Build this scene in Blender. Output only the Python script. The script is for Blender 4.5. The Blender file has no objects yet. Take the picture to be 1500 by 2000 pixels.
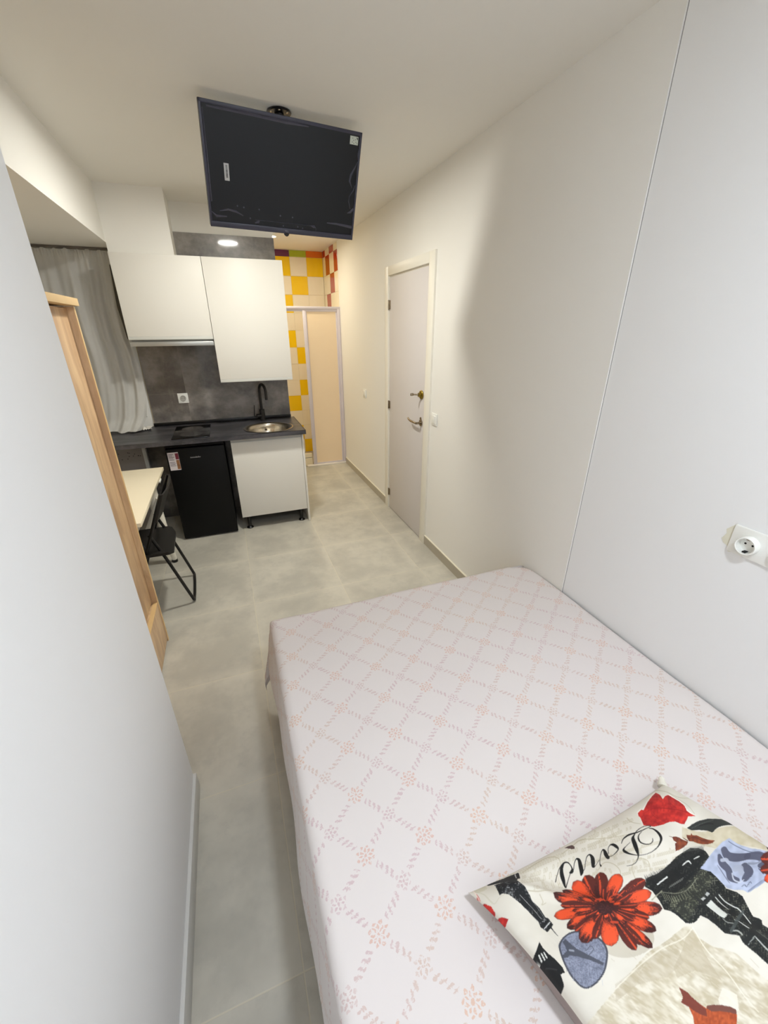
import bpy, bmesh, math, random
import numpy as np
from mathutils import Matrix, Vector
random.seed(7)
scene = bpy.context.scene
PI = math.pi

# ------------------------------------------------------------------ camera
F_PX = 789.97
YAW, PITCH, ROLL = 0.3566, -0.425, -0.0037
CAM = Vector((-1.369, 0.0, 1.6477))
def cam_axes():
    cy, sy, cp, sp, cr, sr = math.cos(YAW), math.sin(YAW), math.cos(PITCH), math.sin(PITCH), math.cos(ROLL), math.sin(ROLL)
    f = Vector((sy*cp, cy*cp, sp)); r0 = Vector((cy, -sy, 0)); u0 = r0.cross(f)
    return cr*r0 + sr*u0, -sr*r0 + cr*u0, f
R_, U_, F_ = cam_axes()
cd = bpy.data.cameras.new('camera'); cam = bpy.data.objects.new('camera', cd)
scene.collection.objects.link(cam)
cd.sensor_fit = 'HORIZONTAL'; cd.sensor_width = 36; cd.lens = 36*F_PX/1500; cd.clip_start = 0.02
cam.matrix_world = Matrix(((R_.x, U_.x, -F_.x, CAM.x), (R_.y, U_.y, -F_.y, CAM.y), (R_.z, U_.z, -F_.z, CAM.z), (0, 0, 0, 1)))
scene.camera = cam

# ------------------------------------------------------------------ world / exposure
LAMP_MAIN = (275.0, (1.0, 0.985, 0.91))     # plafond in the kitchen part
LAMP_NEAR = (238.0, (0.89, 0.97, 1.08))    # plafond over the bed
LAMP_BATH = (235.0, (1.0, 0.90, 0.70))     # small spot in the bathroom
w = bpy.data.worlds.new('world'); scene.world = w; w.use_nodes = True
w.node_tree.nodes['Background'].inputs[0].default_value = (0.02, 0.025, 0.04, 1)
w.node_tree.nodes['Background'].inputs[1].default_value = 0.2
scene.view_settings.view_transform = 'Standard'; scene.view_settings.look = 'None'
scene.view_settings.gamma = 1; scene.view_settings.use_curve_mapping = False
scene.view_settings.exposure = 0.0
scene.cycles.max_bounces = 12; scene.cycles.diffuse_bounces = 8
try:
    scene.cycles.use_denoising = True
except Exception: pass

# ------------------------------------------------------------------ materials
def lin(c):
    return tuple(((x/255)/12.92 if x/255 <= 0.04045 else ((x/255+0.055)/1.055)**2.4) for x in c)
class S:
    """socket wrapper: arithmetic builds Math nodes"""
    nt = None
    def __init__(s, sock): s.s = sock
    @staticmethod
    def m(op, *a, clamp=False):
        n = S.nt.nodes.new('ShaderNodeMath'); n.operation = op; n.use_clamp = clamp
        for i, x in enumerate(a):
            if isinstance(x, S): S.nt.links.new(x.s, n.inputs[i])
            else: n.inputs[i].default_value = float(x)
        return S(n.outputs[0])
    def __add__(a, b): return S.m('ADD', a, b)
    __radd__ = __add__
    def __sub__(a, b): return S.m('SUBTRACT', a, b)
    def __rsub__(a, b): return S.m('SUBTRACT', b, a)
    def __mul__(a, b): return S.m('MULTIPLY', a, b)
    __rmul__ = __mul__
    def __truediv__(a, b): return S.m('DIVIDE', a, b)
    def abs(a): return S.m('ABSOLUTE', a)
    def floor(a): return S.m('FLOOR', a)
    def frac(a): return S.m('FRACT', a)
    def lt(a, b): return S.m('LESS_THAN', a, b)
    def gt(a, b): return S.m('GREATER_THAN', a, b)
    def max(a, b): return S.m('MAXIMUM', a, b)
    def min(a, b): return S.m('MINIMUM', a, b)
def smooth(x, e0, e1):
    n = S.nt.nodes.new('ShaderNodeMapRange'); n.interpolation_type = 'SMOOTHSTEP'
    S.nt.links.new(x.s, n.inputs[0]); n.inputs[1].default_value = e0; n.inputs[2].default_value = e1
    n.inputs[3].default_value = 0; n.inputs[4].default_value = 1
    return S(n.outputs[0])
def mix(f, a, b):
    n = S.nt.nodes.new('ShaderNodeMix'); n.data_type = 'RGBA'
    if isinstance(f, S): S.nt.links.new(f.s, n.inputs[0])
    else: n.inputs[0].default_value = f
    for x, i in ((a, 6), (b, 7)):
        if isinstance(x, S): S.nt.links.new(x.s, n.inputs[i])
        else: n.inputs[i].default_value = (*x, 1)
    return S(n.outputs[2])
def noise(vec, scale, detail=3, rough=0.55, col=False):
    n = S.nt.nodes.new('ShaderNodeTexNoise'); n.inputs['Scale'].default_value = scale
    n.inputs['Detail'].default_value = detail; n.inputs['Roughness'].default_value = rough
    if vec is not None: S.nt.links.new(vec.s, n.inputs['Vector'])
    return S(n.outputs['Color' if col else 'Fac'])
def comb(x, y, z):
    n = S.nt.nodes.new('ShaderNodeCombineXYZ')
    for i, v in enumerate((x, y, z)):
        if isinstance(v, S): S.nt.links.new(v.s, n.inputs[i])
        else: n.inputs[i].default_value = v
    return S(n.outputs[0])
def newmat(name):
    m = bpy.data.materials.new(name); m.use_nodes = True; S.nt = m.node_tree
    b = m.node_tree.nodes['Principled BSDF']
    g = m.node_tree.nodes.new('ShaderNodeNewGeometry')           # world position
    P = S(g.outputs['Position'])
    sx = m.node_tree.nodes.new('ShaderNodeSeparateXYZ'); S.nt.links.new(P.s, sx.inputs[0])
    return m, b, P, S(sx.outputs[0]), S(sx.outputs[1]), S(sx.outputs[2])
def setc(b, sock, v):
    if isinstance(v, S): S.nt.links.new(v.s, b.inputs[sock])
    elif isinstance(v, (tuple, list)): b.inputs[sock].default_value = (*v, 1)
    else: b.inputs[sock].default_value = v
def bump(b, h, strength=0.2, dist=0.01):
    n = S.nt.nodes.new('ShaderNodeBump'); n.inputs['Strength'].default_value = strength
    n.inputs['Distance'].default_value = dist
    S.nt.links.new(h.s, n.inputs['Height']); S.nt.links.new(n.outputs[0], b.inputs['Normal'])
MATS = {}
def plain(name, rgb, rough=0.5, metal=0.0, var=0.03, scale=6.0, bmp=0.0, coat=0.0, spec=0.5, trans=0.0):
    """procedural single-material surface: base colour with faint noise variation"""
    if name in MATS: return MATS[name]
    m, b, P, X, Y, Z = newmat(name)
    c = lin(rgb); n = noise(P, scale, 4)
    setc(b, 'Base Color', mix(n, tuple(max(0, x*(1-var)) for x in c), tuple(min(1, x*(1+var)) for x in c)))
    b.inputs['Roughness'].default_value = rough; b.inputs['Metallic'].default_value = metal
    b.inputs['Specular IOR Level'].default_value = spec
    b.inputs['Coat Weight'].default_value = coat; b.inputs['Coat Roughness'].default_value = 0.05
    b.inputs['Transmission Weight'].default_value = trans
    if bmp: bump(b, noise(P, 220, 3), bmp, 0.001)
    MATS[name] = m; return m
def emit(name, rgb, strength):
    m = bpy.data.materials.new(name); m.use_nodes = True; b = m.node_tree.nodes['Principled BSDF']
    b.inputs['Base Color'].default_value = (0.9, 0.9, 0.9, 1)
    b.inputs['Emission Color'].default_value = (*rgb, 1); b.inputs['Emission Strength'].default_value = strength
    return m

WALL = plain('wall_paint', (236, 234, 228), 0.6, var=0.012, scale=1.5, bmp=0.05)
WALLN = plain('wall_paint_near', (236, 236, 235), 0.6, var=0.012, scale=1.5, bmp=0.05)
CEIL = plain('ceiling_paint', (234, 232, 226), 0.8, var=0.01, scale=1.5)
GLOSSW = plain('white_gloss_lacquer', (226, 223, 215), 0.42, var=0.004, spec=.22)
DOORW = plain('white_door_lacquer', (214, 208, 205), 0.5, var=0.01, spec=.25)
TRIMW = plain('white_trim', (236, 232, 220), 0.4, var=0.01)
PLAST = plain('white_plastic', (238, 238, 232), 0.3, var=0.005)
PLASTG = plain('grey_plastic', (176, 174, 168), 0.35)
BLACK = plain('black_plastic', (12, 12, 12), 0.35)
BLACKM = plain('black_matt_metal', (13, 12, 12), 0.4)
BLKFR = plain('black_fridge_skin', (3, 3, 3), 0.5, var=0.1, spec=.25)
DARK = plain('dark_laminate', (34, 32, 33), 0.5)
GLASSB = plain('black_hob_glass', (14, 14, 15), 0.08)
ALU = plain('brushed_aluminium', (178, 178, 174), 0.38, metal=0.7, var=0.05)
STEEL = plain('stainless_steel', (180, 172, 158), 0.26, metal=1.0, var=0.05, scale=40)
NICKEL = plain('satin_nickel', (158, 146, 128), 0.25, metal=1.0, var=0.1, scale=60)
BRASS = plain('brass', (150, 130, 60), 0.3, metal=1.0, var=0.2, scale=60)
HOLE = plain('dark_hole', (10, 9, 8), 0.8)
SHFR = plain('shower_frame_alu', (212, 205, 212), 0.4, var=0.02)
SHPAN = plain('frosted_peach_panel', (238, 216, 184), 0.45, var=0.03, scale=3)
CREAM = plain('cream_ceramic', (238, 226, 196), 0.3)
TABLEW = plain('table_white_laminate', (240, 228, 200), 0.4, var=0.01)
GREYB = plain('grey_board', (168, 160, 154), 0.6)

# floor tiles
def floor_mat():
    m, b, P, X, Y, Z = newmat('floor_tile')
    p = 0.5977
    u = (X + 1.409)/p; v = (Y - 1.1496)/p
    fu, fv = u.frac(), v.frac(); iu, iv = u.floor(), v.floor()
    du = (0.5 - (fu - 0.5).abs())*p; dv = (0.5 - (fv - 0.5).abs())*p
    d = du.min(dv)
    rnd = S.nt.nodes.new('ShaderNodeTexWhiteNoise'); rnd.noise_dimensions = '3D'
    S.nt.links.new(comb(iu, iv, 3.3).s, rnd.inputs['Vector']); r = S(rnd.outputs['Value'])
    q = comb(X + iu*3.7, Y + iv*5.3, r*9.0)
    n1 = noise(q, 3.2, 4, .6); n2 = noise(q, 14, 5, .65); n3 = noise(q, 90, 3)
    base = mix(smooth(n1, .35, .68), lin((180, 176, 164)), lin((205, 200, 186)))
    base = mix(smooth(n2, .45, .75)*0.45, base, lin((170, 167, 158)))
    base = mix(n3*0.18, base, lin((196, 192, 178)))
    halo = (1 - smooth(d + (n1-.5)*0.10, 0.0, 0.075))*smooth(n2, .3, .62)
    base = mix(halo*0.42, base, lin((220, 214, 198)))
    base = mix(r*0.16, base, lin((140, 136, 124)))
    grout = (1 - smooth(d, 0.0013, 0.0024))
    base = mix(grout*0.75, base, lin((212, 204, 182)))
    setc(b, 'Base Color', base); setc(b, 'Roughness', 0.32 + n2*0.25)
    bump(b, smooth(d, 0.0006, 0.003), .3, 0.001)
    return m
FLOOR = floor_mat()
BASEB = plain('baseboard_tile', (176, 168, 150), 0.4, var=0.06, scale=9)
BASEBN = plain('baseboard_grey_white', (212, 211, 207), 0.4, var=0.02)

def concrete_mat():
    m, b, P, X, Y, Z = newmat('dark_concrete_tile')
    left = X.lt(-1.7125)
    q = comb(X + left*2.3, Y, Z*1.25 + left*1.1)
    n1 = noise(q, 3.0, 6, .62); n2 = noise(q, 11, 6, .7); n3 = noise(comb(X*6, Y, Z*1.5), 3, 5, .7)
    base = mix(smooth(n1, .35, .66), lin((86, 82, 80)), lin((150, 144, 138)))
    base = mix(smooth(n2, .42, .75)*0.6, base, lin((112, 106, 98)))
    base = mix(smooth(n3, .5, .8)*0.35, base, lin((166, 160, 150)))
    g1 = 1 - smooth((X + 1.7125).abs(), 0.0008, 0.0022)
    g2 = (1 - smooth((Z - 1.14).abs(), 0.0008, 0.002))*left
    g3 = (1 - smooth((X + 1.115).abs(), 0.0008, 0.002))*0
    base = mix((g1.max(g2))*0.4, base, lin((150, 144, 130)))
    setc(b, 'Base Color', base); b.inputs['Roughness'].default_value = 0.18
    setc(b, 'Roughness', 0.30 + n2*0.12)
    b.inputs['Coat Weight'].default_value = .55; b.inputs['Coat Roughness'].default_value = .06
    return m
CONC = concrete_mat()

def counter_mat():
    m, b, P, X, Y, Z = newmat('black_slate_laminate')
    n1 = noise(comb(X*0.5, Y*2.2, Z), 5, 6, .7); n2 = noise(P, 30, 4, .6)
    base = mix(smooth(n1, .38, .7), lin((38, 38, 42)), lin((84, 82, 86)))
    base = mix(smooth(n2, .5, .8)*.3, base, lin((112, 108, 106)))
    setc(b, 'Base Color', base); b.inputs['Roughness'].default_value = 0.38
    return m
COUNTER = counter_mat()

def wood_mat():
    m, b, P, X, Y, Z = newmat('light_oak_melamine')
    wob = noise(comb(X*1, Y*1, Z*.35), 5, 3)
    n1 = noise(comb(X*9 + wob*2, Y*9 + wob*2, Z*0.8), 2.0, 6, .6)
    n2 = noise(comb(X*60, Y*60, Z*2), 3, 4, .6)
    base = mix(smooth(n1, .32, .7), lin((196, 160, 122)), lin((228, 196, 154)))
    base = mix(smooth(n2, .5, .8)*.25, base, lin((176, 138, 102)))
    setc(b, 'Base Color', base); b.inputs['Roughness'].default_value = 0.42
    return m
WOOD = wood_mat()
WOODE = plain('oak_edge_band', (222, 188, 134), 0.45, var=0.05, scale=20)

def bedspread_mat():
    m, b, P, X, Y, Z = newmat('bedspread_fabric')
    uvn = S.nt.nodes.new('ShaderNodeUVMap'); uvn.uv_map = 'cloth'
    sx = S.nt.nodes.new('ShaderNodeSeparateXYZ'); S.nt.links.new(uvn.outputs[0], sx.inputs[0])
    cx, cy = S(sx.outputs[0]), S(sx.outputs[1])               # metres on the cloth
    nz = noise(comb(cx, cy, 0.0), 110, 2); nz2 = noise(comb(cx + 5, cy + 3, 0.0), 110, 2)
    dx = cx + 1.055 + (nz-.5)*0.011; dy = cy - 0.656 + (nz2-.5)*0.011
    # lattice a=(.1508,-.0105) b=(.0175,.1405)
    a1, a2, b1, b2 = .1508, -.0105, .0175, .1405; det = a1*b2 - a2*b1
    u = dx*(b2/det) + dy*(-b1/det); v = dx*(-a2/det) + dy*(a1/det)
    fu = (u + .5).frac() - .5; fv = (v + .5).frac() - .5          # -.5..0.5 about big flower
    gu = u.frac() - .5; gv = v.frac() - .5                        # about small flower
    L = 0.146
    def flower(pu, pv, R, petals, phase, ecc):
        r = S.m('SQRT', pu*pu + pv*pv)*L
        ang = S.m('ARCTAN2', pv, pu)
        pet = S.m('COSINE', ang*petals + phase)*0.5 + 0.5
        blob = (1 - smooth((r - R*0.60).abs()/(R*0.34) + (1 - pet)*1.25, .80, 1.0))
        core = (1 - smooth(r, R*0.16, R*0.24))
        outer = (1 - smooth((r - R*1.05).abs()/(R*0.22) + pet*1.4, .75, 1.0))*ecc
        return blob.max(core).max(outer)
    big = flower(fu, fv, .0180, 8, .0, 1.0); small = flower(gu, gv, .0150, 6, .6, .7)
    def sprig(sgn):
        t = (fu + fv*sgn); s = (fu - fv*sgn); at = t.abs()
        on = smooth(at, .27, .30)*(1 - smooth(at, .76, .79))
        ph = (at*7.5 + .2).frac() - .5
        side = s*L*0.7
        ls = (side.abs() - 0.0042)/0.0034; lt_ = (ph*.0186 + side*.75)/0.0046   # slanted leaf pairs
        leaf = 1 - smooth(ls*ls + lt_*lt_, .7, 1.15)
        dot = 1 - smooth(side*side/(.0013*.0013) + ph*ph*6, .6, 1.2)
        return on*(leaf.max(dot))
    sp_ = sprig(1.0).max(sprig(-1.0))
    br = noise(comb(cx, cy, 1.0), 210, 2)
    pat = (sp_*.85).max(small*.9).max(big)*smooth(br, .28, .50)
    tone = noise(comb(cx, cy, 2.0), 2.6, 2)
    patc = mix(smooth(tone, .40, .62), lin((204, 176, 180)), lin((208, 184, 168)))
    patc = mix(big*0.6, patc, lin((226, 184, 158)))
    wv = noise(comb(cx*1.0, cy*1.0, 0.0), 900, 1)
    base = mix(noise(comb(cx, cy, 3.0), 2.0, 2), lin((224, 216, 214)), lin((225, 219, 214)))
    base = mix(wv*0.10, base, lin((212, 198, 200)))
    setc(b, 'Base Color', mix(pat*0.85, base, patc))
    b.inputs['Roughness'].default_value = 0.85; b.inputs['Sheen Weight'].default_value = 0.12
    n = noise(comb(cx, cy, 0.0), 4.0, 3); bump(b, n, .25, 0.02)
    return m
SPREAD = bedspread_mat()

def curtain_mat():
    m, b, P, X, Y, Z = newmat('sheer_curtain_voile')
    n = noise(comb(X*3, Y*3, Z), 14, 3)
    setc(b, 'Base Color', mix(n, lin((228, 226, 220)), lin((242, 241, 236))))
    b.inputs['Roughness'].default_value = 0.8
    nt = m.node_tree; out = [x for x in nt.nodes if x.type == 'OUTPUT_MATERIAL'][0]
    tr = nt.nodes.new('ShaderNodeBsdfTransparent'); tl = nt.nodes.new('ShaderNodeBsdfTranslucent')
    tl.inputs[0].default_value = (*lin((222, 220, 212)), 1)
    m1 = nt.nodes.new('ShaderNodeMixShader'); m1.inputs[0].default_value = 0.35
    m2 = nt.nodes.new('ShaderNodeMixShader'); m2.inputs[0].default_value = 0.12
    nt.links.new(b.outputs[0], m1.inputs[1]); nt.links.new(tl.outputs[0], m1.inputs[2])
    nt.links.new(m1.outputs[0], m2.inputs[1]); nt.links.new(tr.outputs[0], m2.inputs[2])
    nt.links.new(m2.outputs[0], out.inputs[0])
    return m
CURT = curtain_mat()

# ------------------------------------------------------------------ mesh helpers
COL = scene.collection
class MB:
    def __init__(s): s.bm = bmesh.new()
    def box(s, x0, x1, y0, y1, z0, z1, bev=0.0, seg=2, mi=0):
        t = bmesh.new()
        bmesh.ops.create_cube(t, size=1.0)
        for v in t.verts:
            v.co = Vector(((x0+x1)/2 + v.co.x*(x1-x0), (y0+y1)/2 + v.co.y*(y1-y0), (z0+z1)/2 + v.co.z*(z1-z0)))
        if bev > 0:
            bmesh.ops.bevel(t, geom=list(t.edges), offset=bev, segments=seg, affect='EDGES', profile=0.5)
        for f in t.faces: f.material_index = mi
        s.merge(t); return s
    def merge(s, t):
        me = bpy.data.meshes.new('tmp'); t.to_mesh(me); t.free(); s.bm.from_mesh(me); bpy.data.meshes.remove(me)
    def cyl(s, p0, p1, r0, r1=None, n=24, cap=True, bev=0.0):
        r1 = r0 if r1 is None else r1
        p0, p1 = Vector(p0), Vector(p1); d = (p1-p0); L = d.length
        t = bmesh.new(); bmesh.ops.create_cone(t, cap_ends=cap, segments=n, radius1=r0, radius2=r1, depth=L)
        if bev: bmesh.ops.bevel(t, geom=[e for e in t.edges if len(e.link_faces) == 2 and any(len(f.verts) > 4 for f in e.link_faces)], offset=bev, segments=2, affect='EDGES')
        q = Vector((0, 0, 1)).rotation_difference(d.normalized()).to_matrix().to_4x4()
        bmesh.ops.transform(t, matrix=Matrix.Translation((p0+p1)/2) @ q, verts=t.verts)
        s.merge(t); return s
    def lathe(s, prof, c, axis='Z', n=40):
        """prof: (r, h) pairs"""
        rings = []
        for r, h in prof:
            ring = []
            for i in range(n):
                a = 2*PI*i/n; x, y = r*math.cos(a), r*math.sin(a)
                co = {'Z': (x, y, h), 'X': (h, x, y), 'Y': (x, h, y)}[axis]
                ring.append(s.bm.verts.new(Vector(c) + Vector(co)))
            rings.append(ring)
        for k in range(len(rings)-1):
            for i in range(n):
                j = (i+1) % n
                s.bm.faces.new((rings[k][i], rings[k][j], rings[k+1][j], rings[k+1][i]))
        s.bm.faces.new(rings[0]); s.bm.faces.new(rings[-1]); return s
    def tube(s, pts, r, n=12, smoothit=0):
        pts = [Vector(p) for p in pts]
        for _ in range(smoothit):
            q = [pts[0]]
            for a, b in zip(pts[:-1], pts[1:]): q += [a*.75 + b*.25, a*.25 + b*.75]
            q.append(pts[-1]); pts = q
        rs = r if isinstance(r, (list, tuple)) else [r]*len(pts)
        if len(rs) != len(pts): rs = [rs[min(len(rs)-1, int(i*len(rs)/len(pts)))] for i in range(len(pts))]
        rings = []; up = None
        for i, p in enumerate(pts):
            t = (pts[min(i+1, len(pts)-1)] - pts[max(i-1, 0)]).normalized()
            if up is None:
                up = Vector((0, 0, 1)) if abs(t.z) < .9 else Vector((1, 0, 0))
            a = t.cross(up).normalized(); up = a.cross(t).normalized()
            rings.append([s.bm.verts.new(p + a*rs[i]*math.cos(2*PI*k/n) + up*rs[i]*math.sin(2*PI*k/n)) for k in range(n)])
        for k in range(len(rings)-1):
            for i in range(n):
                j = (i+1) % n; s.bm.faces.new((rings[k][i], rings[k][j], rings[k+1][j], rings[k+1][i]))
        s.bm.faces.new(rings[0]); s.bm.faces.new(rings[-1]); return s
    def prism(s, poly, axis, a, b):
        """poly in the two other axes (in order x,y / x,z / y,z), extruded a..b along axis"""
        def mk(p, t):
            return {'X': (t, p[0], p[1]), 'Y': (p[0], t, p[1]), 'Z': (p[0], p[1], t)}[axis]
        v0 = [s.bm.verts.new(mk(p, a)) for p in poly]; v1 = [s.bm.verts.new(mk(p, b)) for p in poly]
        n = len(poly)
        for i in range(n):
            j = (i+1) % n; s.bm.faces.new((v0[i], v0[j], v1[j], v1[i]))
        s.bm.faces.new(v0); s.bm.faces.new(v1); return s
    def strip(s, pts, depth, base):
        """ribbon with width in local (x, z), lying at y=base with thickness depth; pts: (x, z, w)"""
        rows = []
        for i, (x, z, wd) in enumerate(pts):
            a = Vector(pts[max(i-1, 0)][:2]); b = Vector(pts[min(i+1, len(pts)-1)][:2]); t = (b-a)
            nrm = Vector((-t.y, t.x)).normalized() if t.length > 1e-6 else Vector((0, 1))
            rows.append([s.bm.verts.new((x + nrm.x*wd/2*k, base - (depth if k == 0 else 0), z + nrm.y*wd/2*k)) for k in (-1, 0, 1)])
        for r0, r1 in zip(rows[:-1], rows[1:]):
            for k in (0, 1): s.bm.faces.new((r0[k], r0[k+1], r1[k+1], r1[k]))
        return s
ROOTLOC = {}
def props(o, label=None, cat=None, group=None, kind=None):
    if label: o['label'] = label
    if cat: o['category'] = cat
    if group: o['group'] = group
    if kind: o['kind'] = kind
    return o
def thing(name, loc, label, cat, group=None):
    o = bpy.data.objects.new(name, None); COL.objects.link(o); o.location = loc; o.empty_display_size = 0.05
    ROOTLOC[o] = Vector(loc); return props(o, label, cat, group)
def build(name, mb, mats, parent=None, angle=35, label=None, local=False, origin=None):
    bm = mb.bm; bmesh.ops.recalc_face_normals(bm, faces=bm.faces)
    me = bpy.data.meshes.new(name); bm.to_mesh(me); bm.free()
    for mt in (mats if isinstance(mats, (list, tuple)) else [mats]): me.materials.append(mt)
    o = bpy.data.objects.new(name, me); COL.objects.link(o)
    base = Vector((0, 0, 0))
    if parent is not None:
        base = ROOTLOC.get(parent, Vector((0, 0, 0))); ROOTLOC[o] = base; o.parent = parent
        if not local: me.transform(Matrix.Translation(-base))
    elif origin is not None:
        me.transform(Matrix.Translation(-Vector(origin))); o.location = origin; ROOTLOC[o] = Vector(origin)
    for p in me.polygons: p.use_smooth = True
    me.set_sharp_from_angle(angle=math.radians(angle))
    if label: o['label'] = label
    return o
def struct(name, mb, mats, parent=None, **k):
    o = build(name, mb, mats, parent, **k)
    if parent is None: o['kind'] = 'structure'
    return o

# ------------------------------------------------------------------ room shell
ZC = 2.53; XL = -2.70; YB = -0.80; YS = 4.057; YT = 5.852; YSH = 5.135
XK0, XK1, XK2 = -1.993, -1.411, -0.831      # kitchen unit edges
struct('floor', MB().box(XL-.1, .12, YB-.1, YT+.1, -.06, 0), FLOOR)
struct('ceiling', MB().box(XL-.1, .12, YB-.1, YT+.1, ZC, ZC+.08), CEIL)
struct('wall_right', MB().box(0, .12, 1.2225, 2.69, 0, ZC).box(0, .12, 3.60, YSH+.01, 0, ZC).box(0, .12, 2.69, 3.60, 2.10, ZC), WALL)
struct('wall_right_near', MB().box(.006, .12, YB-.1, 1.2195, 0, ZC), WALLN)
struct('trim_2', MB().box(.0058, .10, 1.2195, 1.2225, 0, ZC), plain('joint_shadow_line', (150, 148, 146), .9))
struct('wall_partition', MB().box(-1.82, -1.712, YB, 1.202, 0, ZC), WALLN)
struct('wall_left', MB().box(XL-.1, XL, YB, YT, 0, ZC), WALL)
struct('wall_rear', MB().box(XL, .12, YB-.1, YB, 0, ZC), WALLN)
# kitchen back wall with the window opening at its left
struct('wall_back', MB().box(-2.06, XK2, YS+.004, YS+.11, 0, ZC).box(XL, -2.06, YS+.004, YS+.11, 0, .95)
       .box(XL, -2.06, YS+.004, YS+.11, 2.10, ZC), WALL)
struct('wall_bath_back', MB().box(-1.7, .12, YT+.006, YT+.1, 0, ZC), plain('tile_grout', (236, 226, 200), .6))
struct('wall_bath_right', MB().box(.004, .12, YSH+.011, YT+.006, 0, ZC), MATS['tile_grout'])
struct('wall_bath_left', MB().box(-1.7, -1.6, YS+.11, YT+.006, 0, ZC), WALL)
# soffit along the left side, and the boxed duct above the cabinets
struct('ceiling_soffit', MB().box(XL, -2.0, -.3, YS+.004, 2.195, ZC), CEIL)
struct('ceiling_duct_box', MB().box(-2.0, -1.585, 3.74, YS+.004, 2.135, ZC), WALL)

# baseboards
def bboard(name, mb, mat): return struct(name, mb, mat)
TILEW = plain('baseboard_top_filler', (232, 226, 206), .5)
for nm, y0, y1 in (('baseboard_right', 3.60, YSH-.02), ('baseboard_right_near', 1.225, 2.69)):
    mb = MB().box(-.010, 0, y0, y1, 0, .074); mb.box(-.0105, 0, y0, y1, .074, .079, mi=1)
    bboard(nm, mb, [BASEB, TILEW])
mb = MB().box(-1.712, -1.701, YB, 1.204, 0, .084, bev=.001); bboard('baseboard_partition', mb, BASEBN)

# shower-room tiles, one slot per glaze
TC = {'w': plain('tile_white', (242, 232, 208), .12), 'y': plain('tile_yellow', (250, 206, 18), .12),
      'p': plain('tile_purple', (106, 44, 88), .12), 'g': plain('tile_green', (176, 192, 44), .12),
      'o': plain('tile_orange', (232, 118, 24), .12), 'r': plain('tile_red', (168, 48, 36), .12)}
order = list('wypgor'); tm = [TC[k] for k in order]
TP = 0.2067; Z0 = 2.4607; g = 0.0009
def tile_rows():
    rows = [(Z0, ZC)]
    z = Z0
    while z > 0: rows.append((max(0, z-TP), z)); z -= TP
    return rows
rows = tile_rows()
back = ['ogpogpog', 'ywywywyw', 'wywywyww', 'wwywwwyw', 'wwwywwww', 'wwywwyww', 'wywwwwyw', 'wwwwywww', 'wywwwyww', 'wwywwwyw', 'wwwwwwww', 'wwywwyww', 'wywwwyww']
mb = MB()
for ri, (z0, z1) in enumerate(rows):
    for c in range(8):
        x1 = -.005 - c*TP; x0 = x1 - TP
        k = back[min(ri, len(back)-1)][c]
        mb.box(max(x0, -1.6)+g, x1-g, YT, YT+.006, z0+g, z1-g, bev=.0006, seg=1, mi=order.index(k))
struct('wall_bath_back_tiling', mb, tm)
mb = MB()
red = {(0, 0), (0, 2), (1, 1), (1, 3), (2, 2), (3, 1), (4, 2), (5, 0), (6, 3), (7, 1), (9, 2)}
yc = [YT, YT-.135, YT-.135-TP*1.0, YT-.135-TP*2.0, YSH+.011]
for ri, (z0, z1) in enumerate(rows):
    for c in range(4):
        k = 'r' if (ri, c) in red else 'w'
        mb.box(-.003, .004, yc[c+1]+g, yc[c]-g, z0+g, z1-g, bev=.0006, seg=1, mi=order.index(k))
struct('wall_bath_right_tiling', mb, tm)

# ------------------------------------------------------------------ window behind the curtain
win = MB().box(XL, -2.06, YS+.02, YS+.07, .95, 1.0).box(XL, -2.06, YS+.02, YS+.07, 2.05, 2.10).box(-2.11, -2.06, YS+.02, YS+.07, 1.0, 2.05).box(-2.40, -2.35, YS+.02, YS+.07, 1.0, 2.05).box(XL, XL+.05, YS+.02, YS+.07, 1.0, 2.05)
wo = struct('window_1', win, plain('window_frame_grey', (110, 104, 92), .4))
build('window_pane', MB().box(XL+.05, -2.11, YS+.042, YS+.048, 1.0, 2.05), plain('night_glass', (30, 32, 38), .06), wo)

# ------------------------------------------------------------------ entrance door in the right wall
yd0, yd1 = 2.7896, 3.511
leaf = struct('door_1', MB().box(-.004, .036, yd0+.003, yd1-.003, .006, 2.027, bev=.0015), DOORW)
fr = MB()
fr.box(-.014, .10, 2.690, yd0-.012, 0, 2.105, bev=.002).box(-.014, .10, yd1+.012, 3.600, 0, 2.105, bev=.002).box(-.014, .10, yd0-.013, yd1+.013, 2.040, 2.105, bev=.002)
fr.box(.006, .10, yd0-.013, yd0, 0, 2.041).box(.006, .10, yd1, yd1+.013, 0, 2.041).box(.006, .10, yd0, yd1, 2.030, 2.041)
fr.box(.037, .10, yd0, yd0+.02, 0, 2.03).box(.037, .10, yd1-.02, yd1, 0, 2.03)
build('door_frame', fr, TRIMW, leaf)
build('door_threshold_gap', MB().box(.0, .036, yd0, yd1, 0.0005, .004), HOLE, leaf)
for z in (1.83, 1.02, .17):
    build('hinge', MB().cyl((-.010, yd1+.004, z-.035), (-.010, yd1+.004, z+.035), .007, n=12).box(-.008, -.003, yd1-.022, yd1+.010, z-.033, z+.033, bev=.001), NICKEL, leaf)
h = MB().lathe([(.0, 0), (.026, 0), (.026, -.006), (.022, -.009), (.0, -.009)], (-.004, 2.835, .985), 'X', 28)
h.cyl((-.010, 2.835, .985), (-.048, 2.835, .985), .009, n=16)
h.tube([(-.048, 2.832, .985), (-.052, 2.86, .987), (-.052, 2.92, .986), (-.050, 2.965, .990), (-.046, 2.992, .998)], [.0085, .009, .009, .008, .007], 12, 2)
build('door_handle', h, NICKEL, leaf)
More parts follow.
